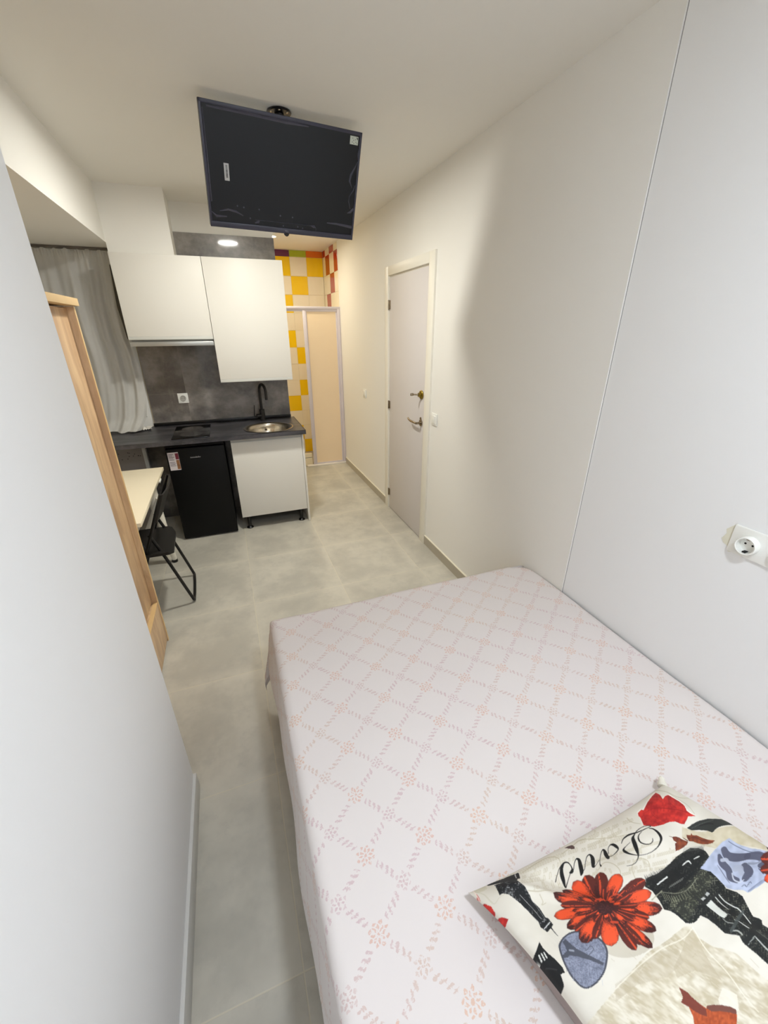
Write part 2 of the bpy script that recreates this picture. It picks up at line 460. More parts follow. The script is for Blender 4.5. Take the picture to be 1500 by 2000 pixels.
build('keyhole_escutcheon', MB().lathe([(.0, 0), (.012, 0), (.012, -.005), (.0, -.005)], (-.004, 2.842, 1.016), 'X', 20), NICKEL, leaf)
l = MB().lathe([(.0, 0), (.033, 0), (.033, -.006), (.028, -.011), (.016, -.013), (.015, -.028), (.0, -.028)], (-.004, 2.842, 1.195), 'X', 28)
lk = build('deadbolt_rosette', l, BRASS, leaf)
build('thumb_turn', MB().cyl((-.03, 2.842, 1.197), (-.062, 2.868, 1.197), .006, n=14).box(-.085, -.060, 2.862, 2.875, 1.187, 1.207, bev=.004), NICKEL, lk)

# ------------------------------------------------------------------ sockets and switches
def uface(yc, zc, x, name, label, sw=True, wd=.084, cat='light switch'):
    t = thing(name, (x, yc, zc), label, cat)
    build('frame', MB().box(x-.009, x, yc-wd/2, yc+wd/2, zc-.043, zc+.043, bev=.003), PLAST, t)
    build('rocker', MB().box(x-.013, x-.007, yc-.027, yc+.027, zc-.028, zc+.028, bev=.002), PLAST, t)
uface(2.618, 1.052, 0, 'light_switch', 'white light switch beside the door frame on the right wall')
uface(4.235, 1.022, 0, 'light_switch', 'white light switch on the wall between the door and the shower')
def schuko(name, c, axis, label):
    t = thing(name, c, label, 'socket')
    x, y, z = c
    if axis == 'Y':   # faces -Y
        build('frame', MB().box(x-.042, x+.042, y-.009, y, z-.043, z+.043, bev=.003), PLAST, t)
        ins = build('insert', MB().lathe([(.0, -.0095), (.0215, -.0095), (.0215, -.0155), (.0235, -.0155), (.0235, -.007), (.0, -.007)], (x, y, z), 'Y', 32), PLASTG, t)
        for k in (-.0095, .0095): build('contact_hole', MB().cyl((x+k, y-.0100, z), (x+k, y-.0092, z), .0026, n=12), HOLE, ins)
    return t
schuko('wall_socket', (-1.745, YS, 1.098), 'Y', 'white wall socket on the dark tiled splashback')
# protruding twin socket on the near right wall
XW = .006
ts = thing('wall_socket', (XW, .60, 1.067), 'white round socket in a chipped twin frame on the right wall above the bed', 'socket')
fr = MB().box(XW-.008, XW, .478, .652, 1.022, 1.112, bev=.004)
build('frame', fr, PLAST, ts)
ins = MB().lathe([(.0, -.010), (.0215, -.010), (.0228, -.029), (.0255, -.030), (.0275, -.027), (.0275, -.006), (.0, -.006)], (XW, .600, 1.066), 'X', 40)
io = build('insert', ins, PLAST, ts)
for dy, dz in ((.0095, .002), (-.0095, .002)): build('contact_hole', MB().cyl((XW-.0106, .600+dy, 1.066+dz), (XW-.0096, .600+dy, 1.066+dz), .0030, n=12), HOLE, io)
build('earth_contact', MB().box(XW-.024, XW-.010, .5955, .6045, 1.0440, 1.0475), HOLE, io)
build('earth_contact', MB().box(XW-.024, XW-.010, .5955, .6045, 1.0845, 1.0878), NICKEL, io)
tsw = MB().lathe([(.0, -.022), (.020, -.022), (.0235, -.018), (.0245, -.006), (.0, -.006)], (XW, .520, 1.066), 'X', 36)
build('rocker', tsw, PLAST, ts)
build('filler_patch', MB().prism([(.655, 1.035), (.668, 1.040), (.676, 1.052), (.668, 1.072), (.672, 1.085), (.658, 1.102), (.650, 1.112), (.640, 1.02), (.648, 1.018)], 'X', XW-.0015, XW), plain('dried_filler', (224, 220, 200), .8), ts)

# ------------------------------------------------------------------ lamps
def plafond(name, c, r, mat, label):
    t = thing(name, c, label, 'ceiling lamp'); x, y, z = c
    build('housing', MB().lathe([(.0, 0), (r, 0), (r, -.030), (r-.004, -.034), (r-.008, -.034), (r-.008, -.026), (.0, -.026)], c, 'Z', 48), PLAST, t)
    build('diffuser', MB().lathe([(.0, -.0265), (r-.0085, -.0265), (r-.0095, -.033), (.0, -.034)], c, 'Z', 48), mat, t)
plafond('ceiling_lamp', (-1.13, 2.67, ZC), .105, emit('lamp_warm_white', LAMP_MAIN[1], LAMP_MAIN[0]), 'round white plafond lamp on the ceiling behind the television')
plafond('ceiling_lamp', (-.86, -.22, ZC), .105, emit('lamp_cool_white', LAMP_NEAR[1], LAMP_NEAR[0]), 'round cool white plafond lamp on the ceiling over the bed')
plafond('ceiling_spotlight', (-.725, 4.93, ZC), .045, emit('lamp_bath', LAMP_BATH[1], LAMP_BATH[0]*4), 'small bright ceiling spotlight in front of the colourful shower tiles')

# ------------------------------------------------------------------ shower enclosure
t = thing('shower_enclosure', (-.4, YSH, 0), 'pale framed shower enclosure with a frosted peach sliding panel', 'shower enclosure')
xs = -.437
f = MB().box(-1.5, 0, YSH-.012, YSH+.022, 1.858, 1.885, bev=.002).box(-1.5, 0, YSH-.004, YSH+.014, 1.832, 1.860, bev=.001)
build('top_rail', f, SHFR, t)
build('jamb', MB().box(-.034, -.002, YSH-.012, YSH+.022, 0, 1.86, bev=.002).box(-.052, -.034, YSH, YSH+.015, .02, 1.83, bev=.002), SHFR, t)
build('bottom_rail', MB().box(-.53, 0, YSH-.035, YSH+.022, 0, .018, bev=.003), plain('white_threshold', (236, 230, 220), .4), t)
dr = build('sliding_panel', MB().box(-.405, -.05, YSH+.004, YSH+.010, .03, 1.835), SHPAN, t)
build('stile', MB().box(-.440, -.402, YSH-.006, YSH+.018, .016, 1.845, bev=.003).box(-.402, -.394, YSH-.001, YSH+.013, .016, 1.845, bev=.002), SHFR, dr)
build('lower_edge', MB().box(-.40, -.05, YSH-.001, YSH+.013, .018, .036, bev=.002), SHFR, dr)
st = thing('shower_curb', (-.8, YSH+.03, 0), 'low cream curb at the open side of the shower', 'shower curb')
build('curb', MB().box(-1.5, -.450, YSH+.024, YSH+.07, 0, .165, bev=.008), CREAM, st)
build('joint_line', MB().box(-1.49, -.455, YSH+.0225, YSH+.0245, .108, .114), plain('joint_grey', (120, 112, 100), .7), st)

# ------------------------------------------------------------------ kitchen
# splashback tiles (also seen as a band above the cabinets)
struct('wall_back_tiling', MB().box(-2.012, XK2+.002, YS-.008, YS+.004, .0, 2.335).box(-2.69, -2.012, YS-.008, YS+.004, 0, .835), CONC)
struct('trim_1', MB().box(-2.0165, -2.012, YS-.009, YS+.003, .87, 2.12), plain('tile_edge_trim', (166, 150, 120), .5))

def wall_cab(name, x0, x1, z0, z1, label, fz0):
    t = thing(name, ((x0+x1)/2, 3.85, z0), label, 'wall cabinet')
    yf = 3.663
    c = MB().box(x0+.001, x0+.017, yf+.020, YS-.008, z0, z1).box(x1-.017, x1-.001, yf+.020, YS-.008, z0, z1).box(x0+.017, x1-.017, yf+.020, YS-.008, z1-.016, z1).box(x0+.017, x1-.017, yf+.020, YS-.008, z0, z0+.016).box(x0+.017, x1-.017, YS-.020, YS-.008, z0, z1)
    build('carcass', c, plain('cabinet_board_white', (222, 216, 202), .5), t)
    d = build('door', MB().box(x0+.0015, x1-.0015, yf, yf+.018, fz0, z1, bev=.0012), GLOSSW, t)
    build('grip_profile', MB().box(x0+.0015, x1-.0015, yf+.001, yf+.020, fz0-.022, fz0, bev=.001), plain('grip_strip_grey', (206, 206, 200), .35), d)
    return t
wall_cab('wall_cabinet', XK0, XK1, 1.58, 2.1297, 'short white gloss wall cabinet on the left, above the extractor hood', 1.602)
wall_cab('wall_cabinet', XK1, XK2, 1.256, 2.1297, 'tall white gloss wall cabinet on the right, above the sink', 1.278)
t = thing('extractor_hood', ((XK0+XK1)/2, 3.85, 1.54), 'slim silver pull-out extractor hood under the left wall cabinet', 'extractor hood')
build('body', MB().box(XK0+.012, XK1-.006, 3.70, 4.03, 1.545, 1.5795, bev=.002), PLASTG, t)
build('pull_out_front', MB().box(XK0+.006, XK1-.003, 3.655, 3.70, 1.535, 1.566, bev=.003), ALU, t)
build('filter', MB().box(XK0+.03, XK1-.03, 3.72, 4.0, 1.541, 1.546), plain('filter_mesh', (120, 118, 112), .5, metal=.6), t)

# worktop with round cut-out for the sink
SX, SY, SR = -1.083, 3.632, .205
CT = .872; yF = 3.415
wt = bmesh.new()
N = 64
def ring(r, z): return [wt.verts.new((SX + r*math.cos(2*PI*i/N), SY + r*math.sin(2*PI*i/N), z)) for i in range(N)]
def ray_rect(a, x0, x1, y0, y1):
    dx, dy = math.cos(a), math.sin(a); ts = []
    if dx > 1e-9: ts.append((x1-SX)/dx)
    if dx < -1e-9: ts.append((x0-SX)/dx)
    if dy > 1e-9: ts.append((y1-SY)/dy)
    if dy < -1e-9: ts.append((y0-SY)/dy)
    tt = min(ts); return (SX + dx*tt, SY + dy*tt)
xr0, xr1 = -1.35, -.800
angs = sorted([2*PI*i/N for i in range(N)])
for zt, flip in ((CT, False), (CT-.034, True)):
    inner = [wt.verts.new((SX + SR*.93*math.cos(a), SY + SR*.93*math.sin(a), zt)) for a in angs]
    outer = [wt.verts.new((*ray_rect(a, xr0, xr1, yF, YS-.008), zt)) for a in angs]
    for i in range(N):
        j = (i+1) % N; wt.faces.new((inner[i], inner[j], outer[j], outer[i]))
    for cx, cy in ((xr0, yF), (xr1, yF), (xr0, YS-.008), (xr1, YS-.008)):
        a = math.atan2(cy-SY, cx-SX) % (2*PI); i = int(a/(2*PI)*N) % N; j = (i+1) % N
        wt.faces.new((outer[i], outer[j], wt.verts.new((cx, cy, zt))))
me_ = MB(); me_.merge(wt)
me_.box(-2.66, xr0, yF, YS-.008, CT-.034, CT)
me_.box(xr0, xr1, yF-.0005, yF+.012, CT-.034, CT).box(xr1-.004, xr1, yF, YS-.008, CT-.034, CT)
t = thing('kitchen_worktop', (-1.7, 3.7, CT-.034), 'long black slate-look worktop with a round cut-out for the sink', 'worktop')
build('slab', me_, COUNTER, t)
build('back_upstand', MB().box(-2.02, XK2+.004, YS-.024, YS-.009, CT, CT+.027, bev=.004), BLACK, t)
build('end_strip', MB().box(-.800, -.7985, yF, YS-.008, CT-.034, CT, bev=.0004), plain('worktop_end_grey', (96, 88, 76), .4), t)

t = thing('induction_hob', (-1.69, 3.69, CT), 'flat black glass hob set in the worktop', 'hob')
build('glass_plate', MB().box(-1.832, -1.555, 3.455, 3.93, CT+.0003, CT+.006, bev=.001), GLASSB, t)
for yy in (3.585, 3.80): build('cooking_zone', MB().lathe([(.0, 0), (.085, 0), (.085, .0004), (.0, .0004)], (-1.695, yy, CT+.006), 'Z', 48), plain('hob_zone', (26, 26, 28), .1), t)

t = thing('kitchen_sink', (SX, SY, CT), 'round stainless steel sink in the black worktop', 'sink')
n = 56; mb = MB()
prof = [(SR+.004, .0005), (SR+.006, .003), (SR+.002, .0045), (SR-.010, .0035), (SR-.020, .0), (SR-.030, -.012), (SR-.050, -.030), (SR-.058, -.085), (SR-.072, -.105), (SR-.100, -.114), (.045, -.118), (.040, -.124), (.0005, -.124)]
rings = [[mb.bm.verts.new((SX + r*math.cos(2*PI*i/n), SY + (.022 if h < -.02 else .0) + r*math.sin(2*PI*i/n), CT + h)) for i in range(n)] for r, h in prof]
for a, b in zip(rings[:-1], rings[1:]):
    for i in range(n): mb.bm.faces.new((a[i], a[(i+1) % n], b[(i+1) % n], b[i]))
build('bowl', mb, STEEL, t, angle=60)
build('drain', MB().lathe([(.0, 0), (.036, 0), (.038, .003), (.020, .005), (.0, .004)], (SX, SY+.022, CT-.121), 'Z', 32), NICKEL, t)
ov = build('overflow', MB().lathe([(.0, -.004), (.013, -.004), (.013, -.001), (.0, -.001)], (SX-.01, SY+SR-.033, CT-.052), 'Y', 24), NICKEL, t)
build('overflow_hole', MB().lathe([(.0, -.0055), (.008, -.0055), (.008, -.003), (.0, -.003)], (SX-.01, SY+SR-.033, CT-.052), 'Y', 24), HOLE, ov)

t = thing('kitchen_tap', (-1.098, 3.965, CT), 'matt black swan-neck tap with a side lever behind the sink', 'tap')
build('base', MB().lathe([(.0, 0), (.028, 0), (.028, .006), (.024, .010), (.024, .100), (.021, .104), (.0, .104)], (-1.098, 3.965, CT), 'Z', 28).cyl((-1.098, 3.965, CT+.045), (-1.150, 3.95, CT+.045), .019, n=20, bev=.002), BLACKM, t)
sp = []
for k in range(17):
    a = PI*(k/16); sp.append((-1.098 + .034*(1-math.cos(a))/2*1.3, 3.965 - .115*(1-math.cos(a))/2, CT+.265 + .062*math.sin(a)))
sp = [(-1.098, 3.965, CT+.09), (-1.098, 3.965, CT+.18)] + sp + [(-1.054, 3.850, CT+.20)]
build('spout', MB().tube(sp, .0125, 16), BLACKM, t)
build('lever', MB().tube([(-1.155, 3.948, CT+.045), (-1.170, 3.945, CT+.048), (-1.166, 3.946, CT+.09), (-1.160, 3.948, CT+.145)], [.006, .0055, .0045, .004], 10, 1), BLACKM, t)

# base cabinet under the sink
t = thing('base_cabinet', ((XK1+XK2)/2, 3.7, 0), 'white gloss base cabinet under the sink on black feet', 'kitchen cabinet')
yb = 3.477; zb0, zb1 = .129, .799
c = MB().box(XK1+.002, XK1+.018, yb+.020, YS-.03, .125, CT-.036).box(XK2-.018, XK2-.002, yb+.020, YS-.03, .125, CT-.036).box(XK1+.018, XK2-.018, yb+.020, YS-.03, .125, .141).box(XK1+.018, XK2-.018, YS-.045, YS-.03, .125, CT-.036)
build('carcass', c, DARK, t)
build('door', MB().box(XK1+.002, XK2-.002, yb, yb+.018, zb0, zb1, bev=.0012), GLOSSW, t)
build('grip_profile', MB().box(XK1+.002, XK2-.002, yb+.008, yb+.020, zb1, CT-.036).box(XK1+.002, XK2-.002, yb+.001, yb+.009, zb1, zb1+.006, bev=.0008), plain('grip_strip_silver', (198, 198, 194), .35, metal=.2), t)
for x, y in ((XK1+.055, yb+.055), (XK2-.055, yb+.055), (XK1+.055, 3.96), (XK2-.055, 3.96)):
    build('foot', MB().lathe([(.0, 0), (.028, 0), (.030, .004), (.024, .012), (.014, .018), (.014, .110), (.024, .116), (.024, .125), (.0, .125)], (x, y, 0), 'Z', 20), BLACK, t)
t = thing('end_panel', (XK2+.009, 3.7, 0), 'tall thin white end panel at the right of the base cabinet', 'cabinet panel')
build('panel', MB().box(XK2+.001, XK2+.018, yb+.001, YS-.01, .001, CT-.036, bev=.001), GLOSSW, t)

# fridge
t = thing('mini_fridge', (-1.68, 3.7, 0), 'black under-counter fridge with a paper label on its door', 'fridge')
fx0, fx1 = -1.897, -1.462
build('body', MB().box(fx0+.002, fx1-.002, 3.53, 3.98, .02, .800, bev=.004), BLKFR, t)
build('top_panel', MB().box(fx0, fx1, 3.485, 3.98, .801, .818, bev=.004), BLKFR, t)
d = build('door', MB().box(fx0, fx1, 3.470, 3.524, .012, .796, bev=.007, seg=3), BLKFR, t)
for x, y in ((fx0+.04, 3.53), (fx1-.04, 3.53), (fx0+.04, 3.93), (fx1-.04, 3.93)):
    build('foot', MB().cyl((x, y, 0), (x, y, .022), .016, n=16), BLACK, t)
lb = build('energy_label', MB().box(-1.885, -1.808, 3.4685, 3.4698, .625, .770), plain('label_white', (214, 206, 206), .5), d)
def yrect(mb, x0, x1, z0, z1, y=3.4680): return mb.box(x0, x1, y, y+.0006, z0, z1)
mb = MB(); yrect(mb, -1.832, -1.809, .712, .762); build('label_panel', mb, plain('label_maroon', (120, 40, 58), .5), lb)
mb = MB(); yrect(mb, -1.832, -1.809, .632, .708); build('label_panel', mb, plain('label_food_photo', (140, 96, 60), .5, var=.7, scale=70), lb)
mb = MB()
for zi, (a, b_) in enumerate([(-1.880, -1.845), (-1.880, -1.852), (-1.880, -1.840), (-1.880, -1.848), (-1.880, -1.842)]):
    yrect(mb, a, b_, .752-.011*zi, .756-.011*zi)
for zi in range(4): yrect(mb, -1.880, -1.842+.004*(zi % 2), .690-.010*zi, .6935-.010*zi)
build('label_print', mb, plain('label_ink', (90, 82, 90), .6), lb)
# small silver word mark
mb = MB(); xx = -1.726
for hgt in (.010, .008, .008, .008, .008, .012, .008, .013, .008):
    mb.box(xx, xx+.0022, 3.4688, 3.4702, .712, .712+hgt); mb.box(xx, xx+.0062, 3.4688, 3.4702, .712, .7138); mb.box(xx+.0042, xx+.0062, 3.4688, 3.4702, .712, .720)
    xx += .0085
build('wordmark', mb, plain('silver_print', (180, 180, 180), .3, metal=.3), d)
build('power_cord', MB().tube([(fx0+.004, 3.95, .70), (fx0-.015, 3.90, .66), (fx0-.028, 3.80, .60), (fx0-.022, 3.66, .53), (fx0-.012, 3.58, .47), (fx0+.004, 3.55, .42)], .004, 8, 2), BLACK, t)

# board and post behind the table, under the worktop
t = thing('under_worktop_board', (-2.3, 3.98, 0), 'grey drilled board with a white edge post under the worktop, behind the table', 'board')
b0 = build('board', MB().box(-2.64, -2.147, 3.975, 3.993, .001, CT-.036), GREYB, t)
mb = MB(); random.seed(3)
for k in range(13):
    x = random.uniform(-2.36, -2.17); z = random.choice([.672, .665, .66, .64, .625]) + random.uniform(-.008, .008)
    mb.cyl((x, 3.9735, z), (x, 3.976, z), .0035, n=10)
build('drill_hole', mb, HOLE, b0)['kind'] = 'stuff'
build('edge_post', MB().box(-2.147, -2.118, 3.965, 4.02, .001, CT-.036, bev=.002), PLAST, t)

# ------------------------------------------------------------------ curtain
NU, NV = 150, 90
mb = MB(); zt_, zb_ = 2.172, .874
def right_edge(s):   # s: 0 top .. 1 bottom
    zz = zt_ + (zb_-zt_)*s
    pts = [(2.172, -2.045), (2.0, -2.055), (1.806, -2.067), (1.59, -2.05), (1.477, -2.022), (1.281, -2.006), (1.119, -2.010), (.994, -2.030), (.90, -2.07), (.86, -2.10)]
    for (z1, x1), (z2, x2) in zip(pts[:-1], pts[1:]):
        if z2 <= zz <= z1: return x1 + (x2-x1)*(z1-zz)/(z1-z2)
    return pts[-1][1]
vs = []
for j in range(NV+1):
    s = j/NV; row = []
    for i in range(NU+1):
        u = i/NU
        x0 = -2.66; x1 = right_edge(s); x = x0 + (x1-x0)*u
        ph = u*2*PI*5.0 + .8*math.sin(u*7) + .5*math.sin(s*3 + u*5)
        amp = .012 + .003*s + .004*math.sin(u*13+s*4)
        y = 3.965 - .055*s*s - .06*max(0, s-.75)/.25*(1 + .5*math.sin(u*9)) + amp*math.sin(ph) + .005*math.sin(ph*2.3+s*9)
        y -= .05*max(0, s-.5)*max(0, .6-u)
        if s < .045: y += .006*math.sin(u*2*PI*34)*(1-s/.045) 
        z = zt_ + (zb_-zt_)*s + .006*math.sin(u*2*PI*9)*(1-s)
        if s > .93:
            k = (s-.93)/.07; y -= k*.035*(1+.4*math.sin(u*15)); z = max(z + .008*math.sin(u*27)*k, .874+.004)
            z += .016*abs(math.sin(u*11+1))*k
        row.append(mb.bm.verts.new((x, min(y, YS-.02), z)))
    vs.append(row)
for j in range(NV):
    for i in range(NU): mb.bm.faces.new((vs[j][i], vs[j][i+1], vs[j+1][i+1], vs[j+1][i]))
t = thing('curtain', (-2.35, 3.96, CT), 'sheer white net curtain hanging in the kitchen corner and bunched on the worktop', 'curtain')
co = build('net', mb, CURT, t, angle=180)
# bunched hem spilling right
mb = MB(); vs = []
for j in range(13):
    row = []
    for i in range(31):
        u, v = i/30, j/12
        x = -2.20 + .17*u; y = 3.84 + .13*v + .05*u
        z = CT + .006 + .030*math.sin(PI*v)*math.sin(PI*min(1, u*1.05))*(.7+.5*math.sin(u*19+v*5)) + .008*abs(math.sin(u*30+v*7))
        row.append(mb.bm.verts.new((x + .012*math.sin(v*9), y, z)))
    vs.append(row)
for j in range(12):
    for i in range(30): mb.bm.faces.new((vs[j][i], vs[j][i+1], vs[j+1][i+1], vs[j+1][i]))
build('hem', mb, plain('curtain_hem_cloth', (232, 228, 218), .85), t, angle=180)
build('curtain_track', MB().box(-2.66, -2.04, 3.975, 3.995, 2.178, 2.1945, bev=.002), plain('track_grey', (110, 102, 94), .5), t)

# ------------------------------------------------------------------ wardrobe
t = thing('wardrobe', (-2.15, 1.7, 0), 'light oak wardrobe behind the white partition', 'wardrobe')
wx = -1.905; wy0, wy1 = 1.26, 2.178
build('side_panel', MB().box(-2.45, wx, wy1-.018, wy1, 0, 1.735, bev=.0008), WOOD, t)
build('side_panel', MB().box(-2.45, wx, wy0, wy0+.018, 0, 1.735, bev=.0008), WOOD, t)
build('top_board', MB().box(-2.45, -1.888, wy0-.006, wy1+.006, 1.737, 1.765, bev=.001), WOODE, t, label='paler oak top board')
build('door', MB().box(-1.948, -1.930, wy0+.020, wy1-.0185, .29, 1.728, bev=.0006), WOOD, t)
build('back_panel', MB().box(-2.45, -2.444, wy0+.018, wy1-.018, 0, 1.735), WOOD, t)
build('drawer', MB().box(-1.928, wx-.001, wy0+.019, wy1-.019, .02, .272, bev=.001).box(-2.40, -1.928, wy0+.019, wy1-.019, .262, .272), WOOD, t)
build('edge_band', MB().box(wx-.0005, wx+.001, wy1-.018, wy1, 0.0, 1.735).box(-1.928, wx, wy0+.019, wy1-.019, .2722, .2732), WOODE, t)

# ------------------------------------------------------------------ table
t = thing('dining_table', (-2.2, 2.65, 0), 'white table between the wardrobe and the worktop', 'table')
build('tabletop', MB().box(-2.62, -1.886, 2.186, 3.182, .722, .744, bev=.002), TABLEW, t)
build('apron', MB().box(-2.57, -1.925, 2.23, 3.14, .665, .722, bev=.001), plain('table_apron_grey', (176, 170, 158), .5), t)
build('corner_clip', MB().box(-1.886, -1.880, 2.90, 2.97, .716, .728, bev=.001), PLAST, t)
for (fx, fy, tx, ty) in ((-1.948, 3.118, -1.985, 3.06), (-1.948, 2.27, -1.985, 2.31), (-2.56, 3.10, -2.52, 3.06), (-2.56, 2.27, -2.52, 2.31)):
    lg = build('leg', MB().cyl((fx, fy, .022), (tx, ty, .666), .018, .042, n=28), plain('leg_white', (238, 234, 220), .35), t)
    build('foot', MB().lathe([(.0, 0), (.020, 0), (.022, .006), (.020, .022), (.0, .022)], (fx, fy, .0), 'Z', 20), BLACK, lg)
build('brace', MB().tube([(-2.16, 2.90, .17), (-2.017, 2.90, .41), (-1.915, 2.90, .61)], .014, 14), MATS['leg_white'], t)

# ------------------------------------------------------------------ folding chair
t = thing('folding_chair', (-1.98, 2.65, 0), 'black folding chair with a steel tube frame at the white table', 'chair')
ys0, ys1 = 2.47, 2.84
xb0, zb_0, xb1, zb_1 = -2.135, 0.012, -1.820, .785          # front foot to backrest top
def fl(z): return xb0 + (xb1-xb0)*(z-zb_0)/(zb_1-zb_0)
fr = MB()
for y in (ys0, ys1+.005): fr.tube([(fl(.012), y, .012), (fl(.40), y, .40), (fl(.785), y, .785)], .0095, 12)
build('front_leg_frame', fr.cyl((xb0, ys0, .012), (xb0, ys1, .012), .0095, n=12), BLACKM, t)
rr = MB()
rr.tube([(-1.935, ys0+.02, .535), (-1.888, ys0+.025, .40), (-1.782, ys0+.03, .030), (-1.778, ys0+.045, .010), (-1.792, ys1-.005, .010), (-1.800, ys1+.012, .030), (-1.888, ys1-.005, .36), (-1.945, ys1-.01, .53)], .0095, 12, 1)
build('rear_leg_frame', rr, BLACKM, t)
seat = MB()
sp_ = [(-2.20, ys0-.015), (-1.845, ys0-.020), (-1.820, ys0-.002), (-1.832, ys1-.10), (-1.862, ys1-.015), (-1.885, ys1+.005), (-2.20, ys1+.005)]
seat.prism(sp_, 'Z', .405, .423)
so = build('seat', seat, plain('black_seat_vinyl', (30, 28, 26), .5, var=.08), t)
bk = MB(); rows_ = []
for j in range(7):
    z = .615 + .17*j/6; row = []
    for i in range(13):
        v = i/12; y = ys0-.005 + (ys1-ys0+.015)*v
        row.append((fl(z) + .018*math.sin(PI*v) + .006, y, z))
    rows_.append(row)
for off in (0, .010):
    vv = [[bk.bm.verts.new((x+off, y, z)) for x, y, z in row] for row in rows_]
    for j in range(6):
        for i in range(12): bk.bm.faces.new((vv[j][i], vv[j][i+1], vv[j+1][i+1], vv[j+1][i]))
    if off == 0: v0 = vv
for a, b_ in ((v0[0], vv[0]), (v0[-1], vv[-1]), ([r[0] for r in v0], [r[0] for r in vv]), ([r[-1] for r in v0], [r[-1] for r in vv])):
    for i in range(len(a)-1): bk.bm.faces.new((a[i], a[i+1], b_[i+1], b_[i]))
build('backrest', bk, MATS['black_seat_vinyl'], t)
build('pivot_bar', MB().cyl((-1.925, ys0-.004, .512), (-1.925, ys0+.03, .512), .008, n=12).cyl((-1.962, ys0, .46), (-2.0, ys0+.02, .525), .005, n=10), BLACKM, t)

# ------------------------------------------------------------------ television
TVC = Vector((-.961, 2.398, 2.293))
tv = thing('television', TVC, 'flat black television hanging tilted from the ceiling', 'television')
tv.rotation_mode = 'QUATERNION'
from mathutils import Quaternion
rvv = Vector((.375, .025, .102)); tv.rotation_quaternion = Quaternion(rvv.normalized(), rvv.length)
def L(name, mb, m, p=tv, **k): return build(name, mb, m, p, local=True, **k)
W2, H2 = .36, .2165
TVF = plain('tv_frame_grey_purple', (62, 62, 78), .25)
L('housing', MB().box(-W2, W2, .004, .030, -H2, H2, bev=.004).box(-.26, .26, .030, .062, -H2+.02, .10, bev=.012), BLACK)
L('bezel', MB().box(-W2, W2, -.004, .006, H2-.013, H2, bev=.0015).box(-W2, W2, -.006, .006, -H2, -H2+.024, bev=.004).box(-W2, -W2+.010, -.004, .006, -H2, H2, bev=.0015).box(W2-.010, W2, -.004, .006, -H2, H2, bev=.0015), TVF)
scr = L('screen', MB().box(-W2+.009, W2-.009, .0005, .004, -H2+.022, H2-.012), plain('tv_screen', (12, 15, 20), .3, var=.02, spec=.4))
FILMM = plain('wrinkled_protective_film', (88, 88, 104), .3, var=.15, scale=60)
FILM = [
[(0.352, 0.113, 0.0021), (0.337, 0.083, 0.0066), (0.321, 0.055, 0.0106), (0.317, 0.031, 0.009), (0.332, 0.005, 0.0016)],
[(0.347, 0.017, 0.004), (0.341, -0.003, 0.0048), (0.322, -0.03, 0.004), (0.321, -0.051, 0.0053), (0.332, -0.081, 0.0032)],
[(0.318, -0.1, 0.0026), (0.335, -0.094, 0.0106), (0.35, -0.079, 0.0106)],
[(0.352, 0.163, 0.0016), (0.348, 0.14, 0.0048), (0.349, 0.117, 0.0021)],
[(-0.314, -0.152, 0.004), (-0.275, -0.144, 0.008), (-0.239, -0.149, 0.009), (-0.208, -0.162, 0.004)],
[(-0.350, -0.158, 0.003), (-0.33, -0.174, 0.011), (-0.283, -0.172, 0.005)],
[(-0.152, -0.173, 0.002), (0.125, -0.172, 0.0025)],
[(0.125, -0.172, 0.003), (0.144, -0.175, 0.013), (0.153, -0.18, 0.0025), (0.152, -0.208, 0.002)],
[(-0.155, -0.185, 0.005), (-0.138, -0.18, 0.012), (-0.132, -0.176, 0.003)],
[(0.211, -0.152, 0.005), (0.263, -0.152, 0.009), (0.352, -0.159, 0.013)]]
mb = MB()
for pl in FILM: mb.strip(pl, .0025, .0)
for i in range(40):
    x = -.34 + .68*i/39
for x, z in [(-0.03, -0.145), (0.031, -0.146), (-0.016, -0.185), (0.058, -0.183), (0.083, -0.187), (-0.176, -0.169), (-0.232, -0.126), (-0.203, -0.129), (-0.132, -0.13)]:
    mb.lathe([(.0, -.0012), (.0035, 0), (.0035, .0005), (.0, .0005)], (x, 0, z), 'Y', 10)
mb.strip([(-.33, .196, .006), (-.2, .199, .012), (-.1, .197, .009), (0.0, .198, .014), (.1, .199, .006)], .002, 0)
mb.strip([(-.346, .19, .003), (-.346, .05, .008), (-.345, -.12, .006)], .002, 0)
FILMM.node_tree.nodes['Principled BSDF'].inputs['Alpha'].default_value = .75
L('protective_film', mb, FILMM)
lab = L('barcode_label', MB().box(-.2795, -.2585, -.0008, .0004, -.037, .024, bev=.0003), plain('label_paper', (206, 208, 210), .5))
mb = MB(); z = -.026
random.seed(5)
while z < .017:
    h_ = random.choice([.0008, .0014, .002]); mb.box(-.2725, -.2645, -.0012, -.0006, z, z+h_); z += h_ + random.choice([.0008, .0012])
L('barcode', mb, plain('barcode_ink', (70, 72, 76), .6), lab)
st = L('corner_sticker', MB().box(.302, .343, -.0008, .0004, .1685, .1985, bev=.0003), plain('sticker_pale_green', (204, 212, 200), .4))
mb = MB().prism([(.333, .196), (.341, .194), (.340, .185), (.336, .190)], 'Y', -.0013, -.0007)
for x0_, z0_ in ((.313, .190), (.318, .183), (.327, .186), (.330, .177), (.336, .173), (.312, .176), (.320, .172)): mb.box(x0_, x0_+.0035, -.0012, -.0007, z0_, z0_+.0022)
L('sticker_print', mb, plain('sticker_ink', (60, 66, 58), .6), st)
mb = MB().lathe([(.0, -.0065), (.0, -.0065), (.013, -.004), (.013, .004), (.0, .004)], (.0, .0, -.2155), 'Y', 24)
lg = L('sensor_lip', mb, BLACK)
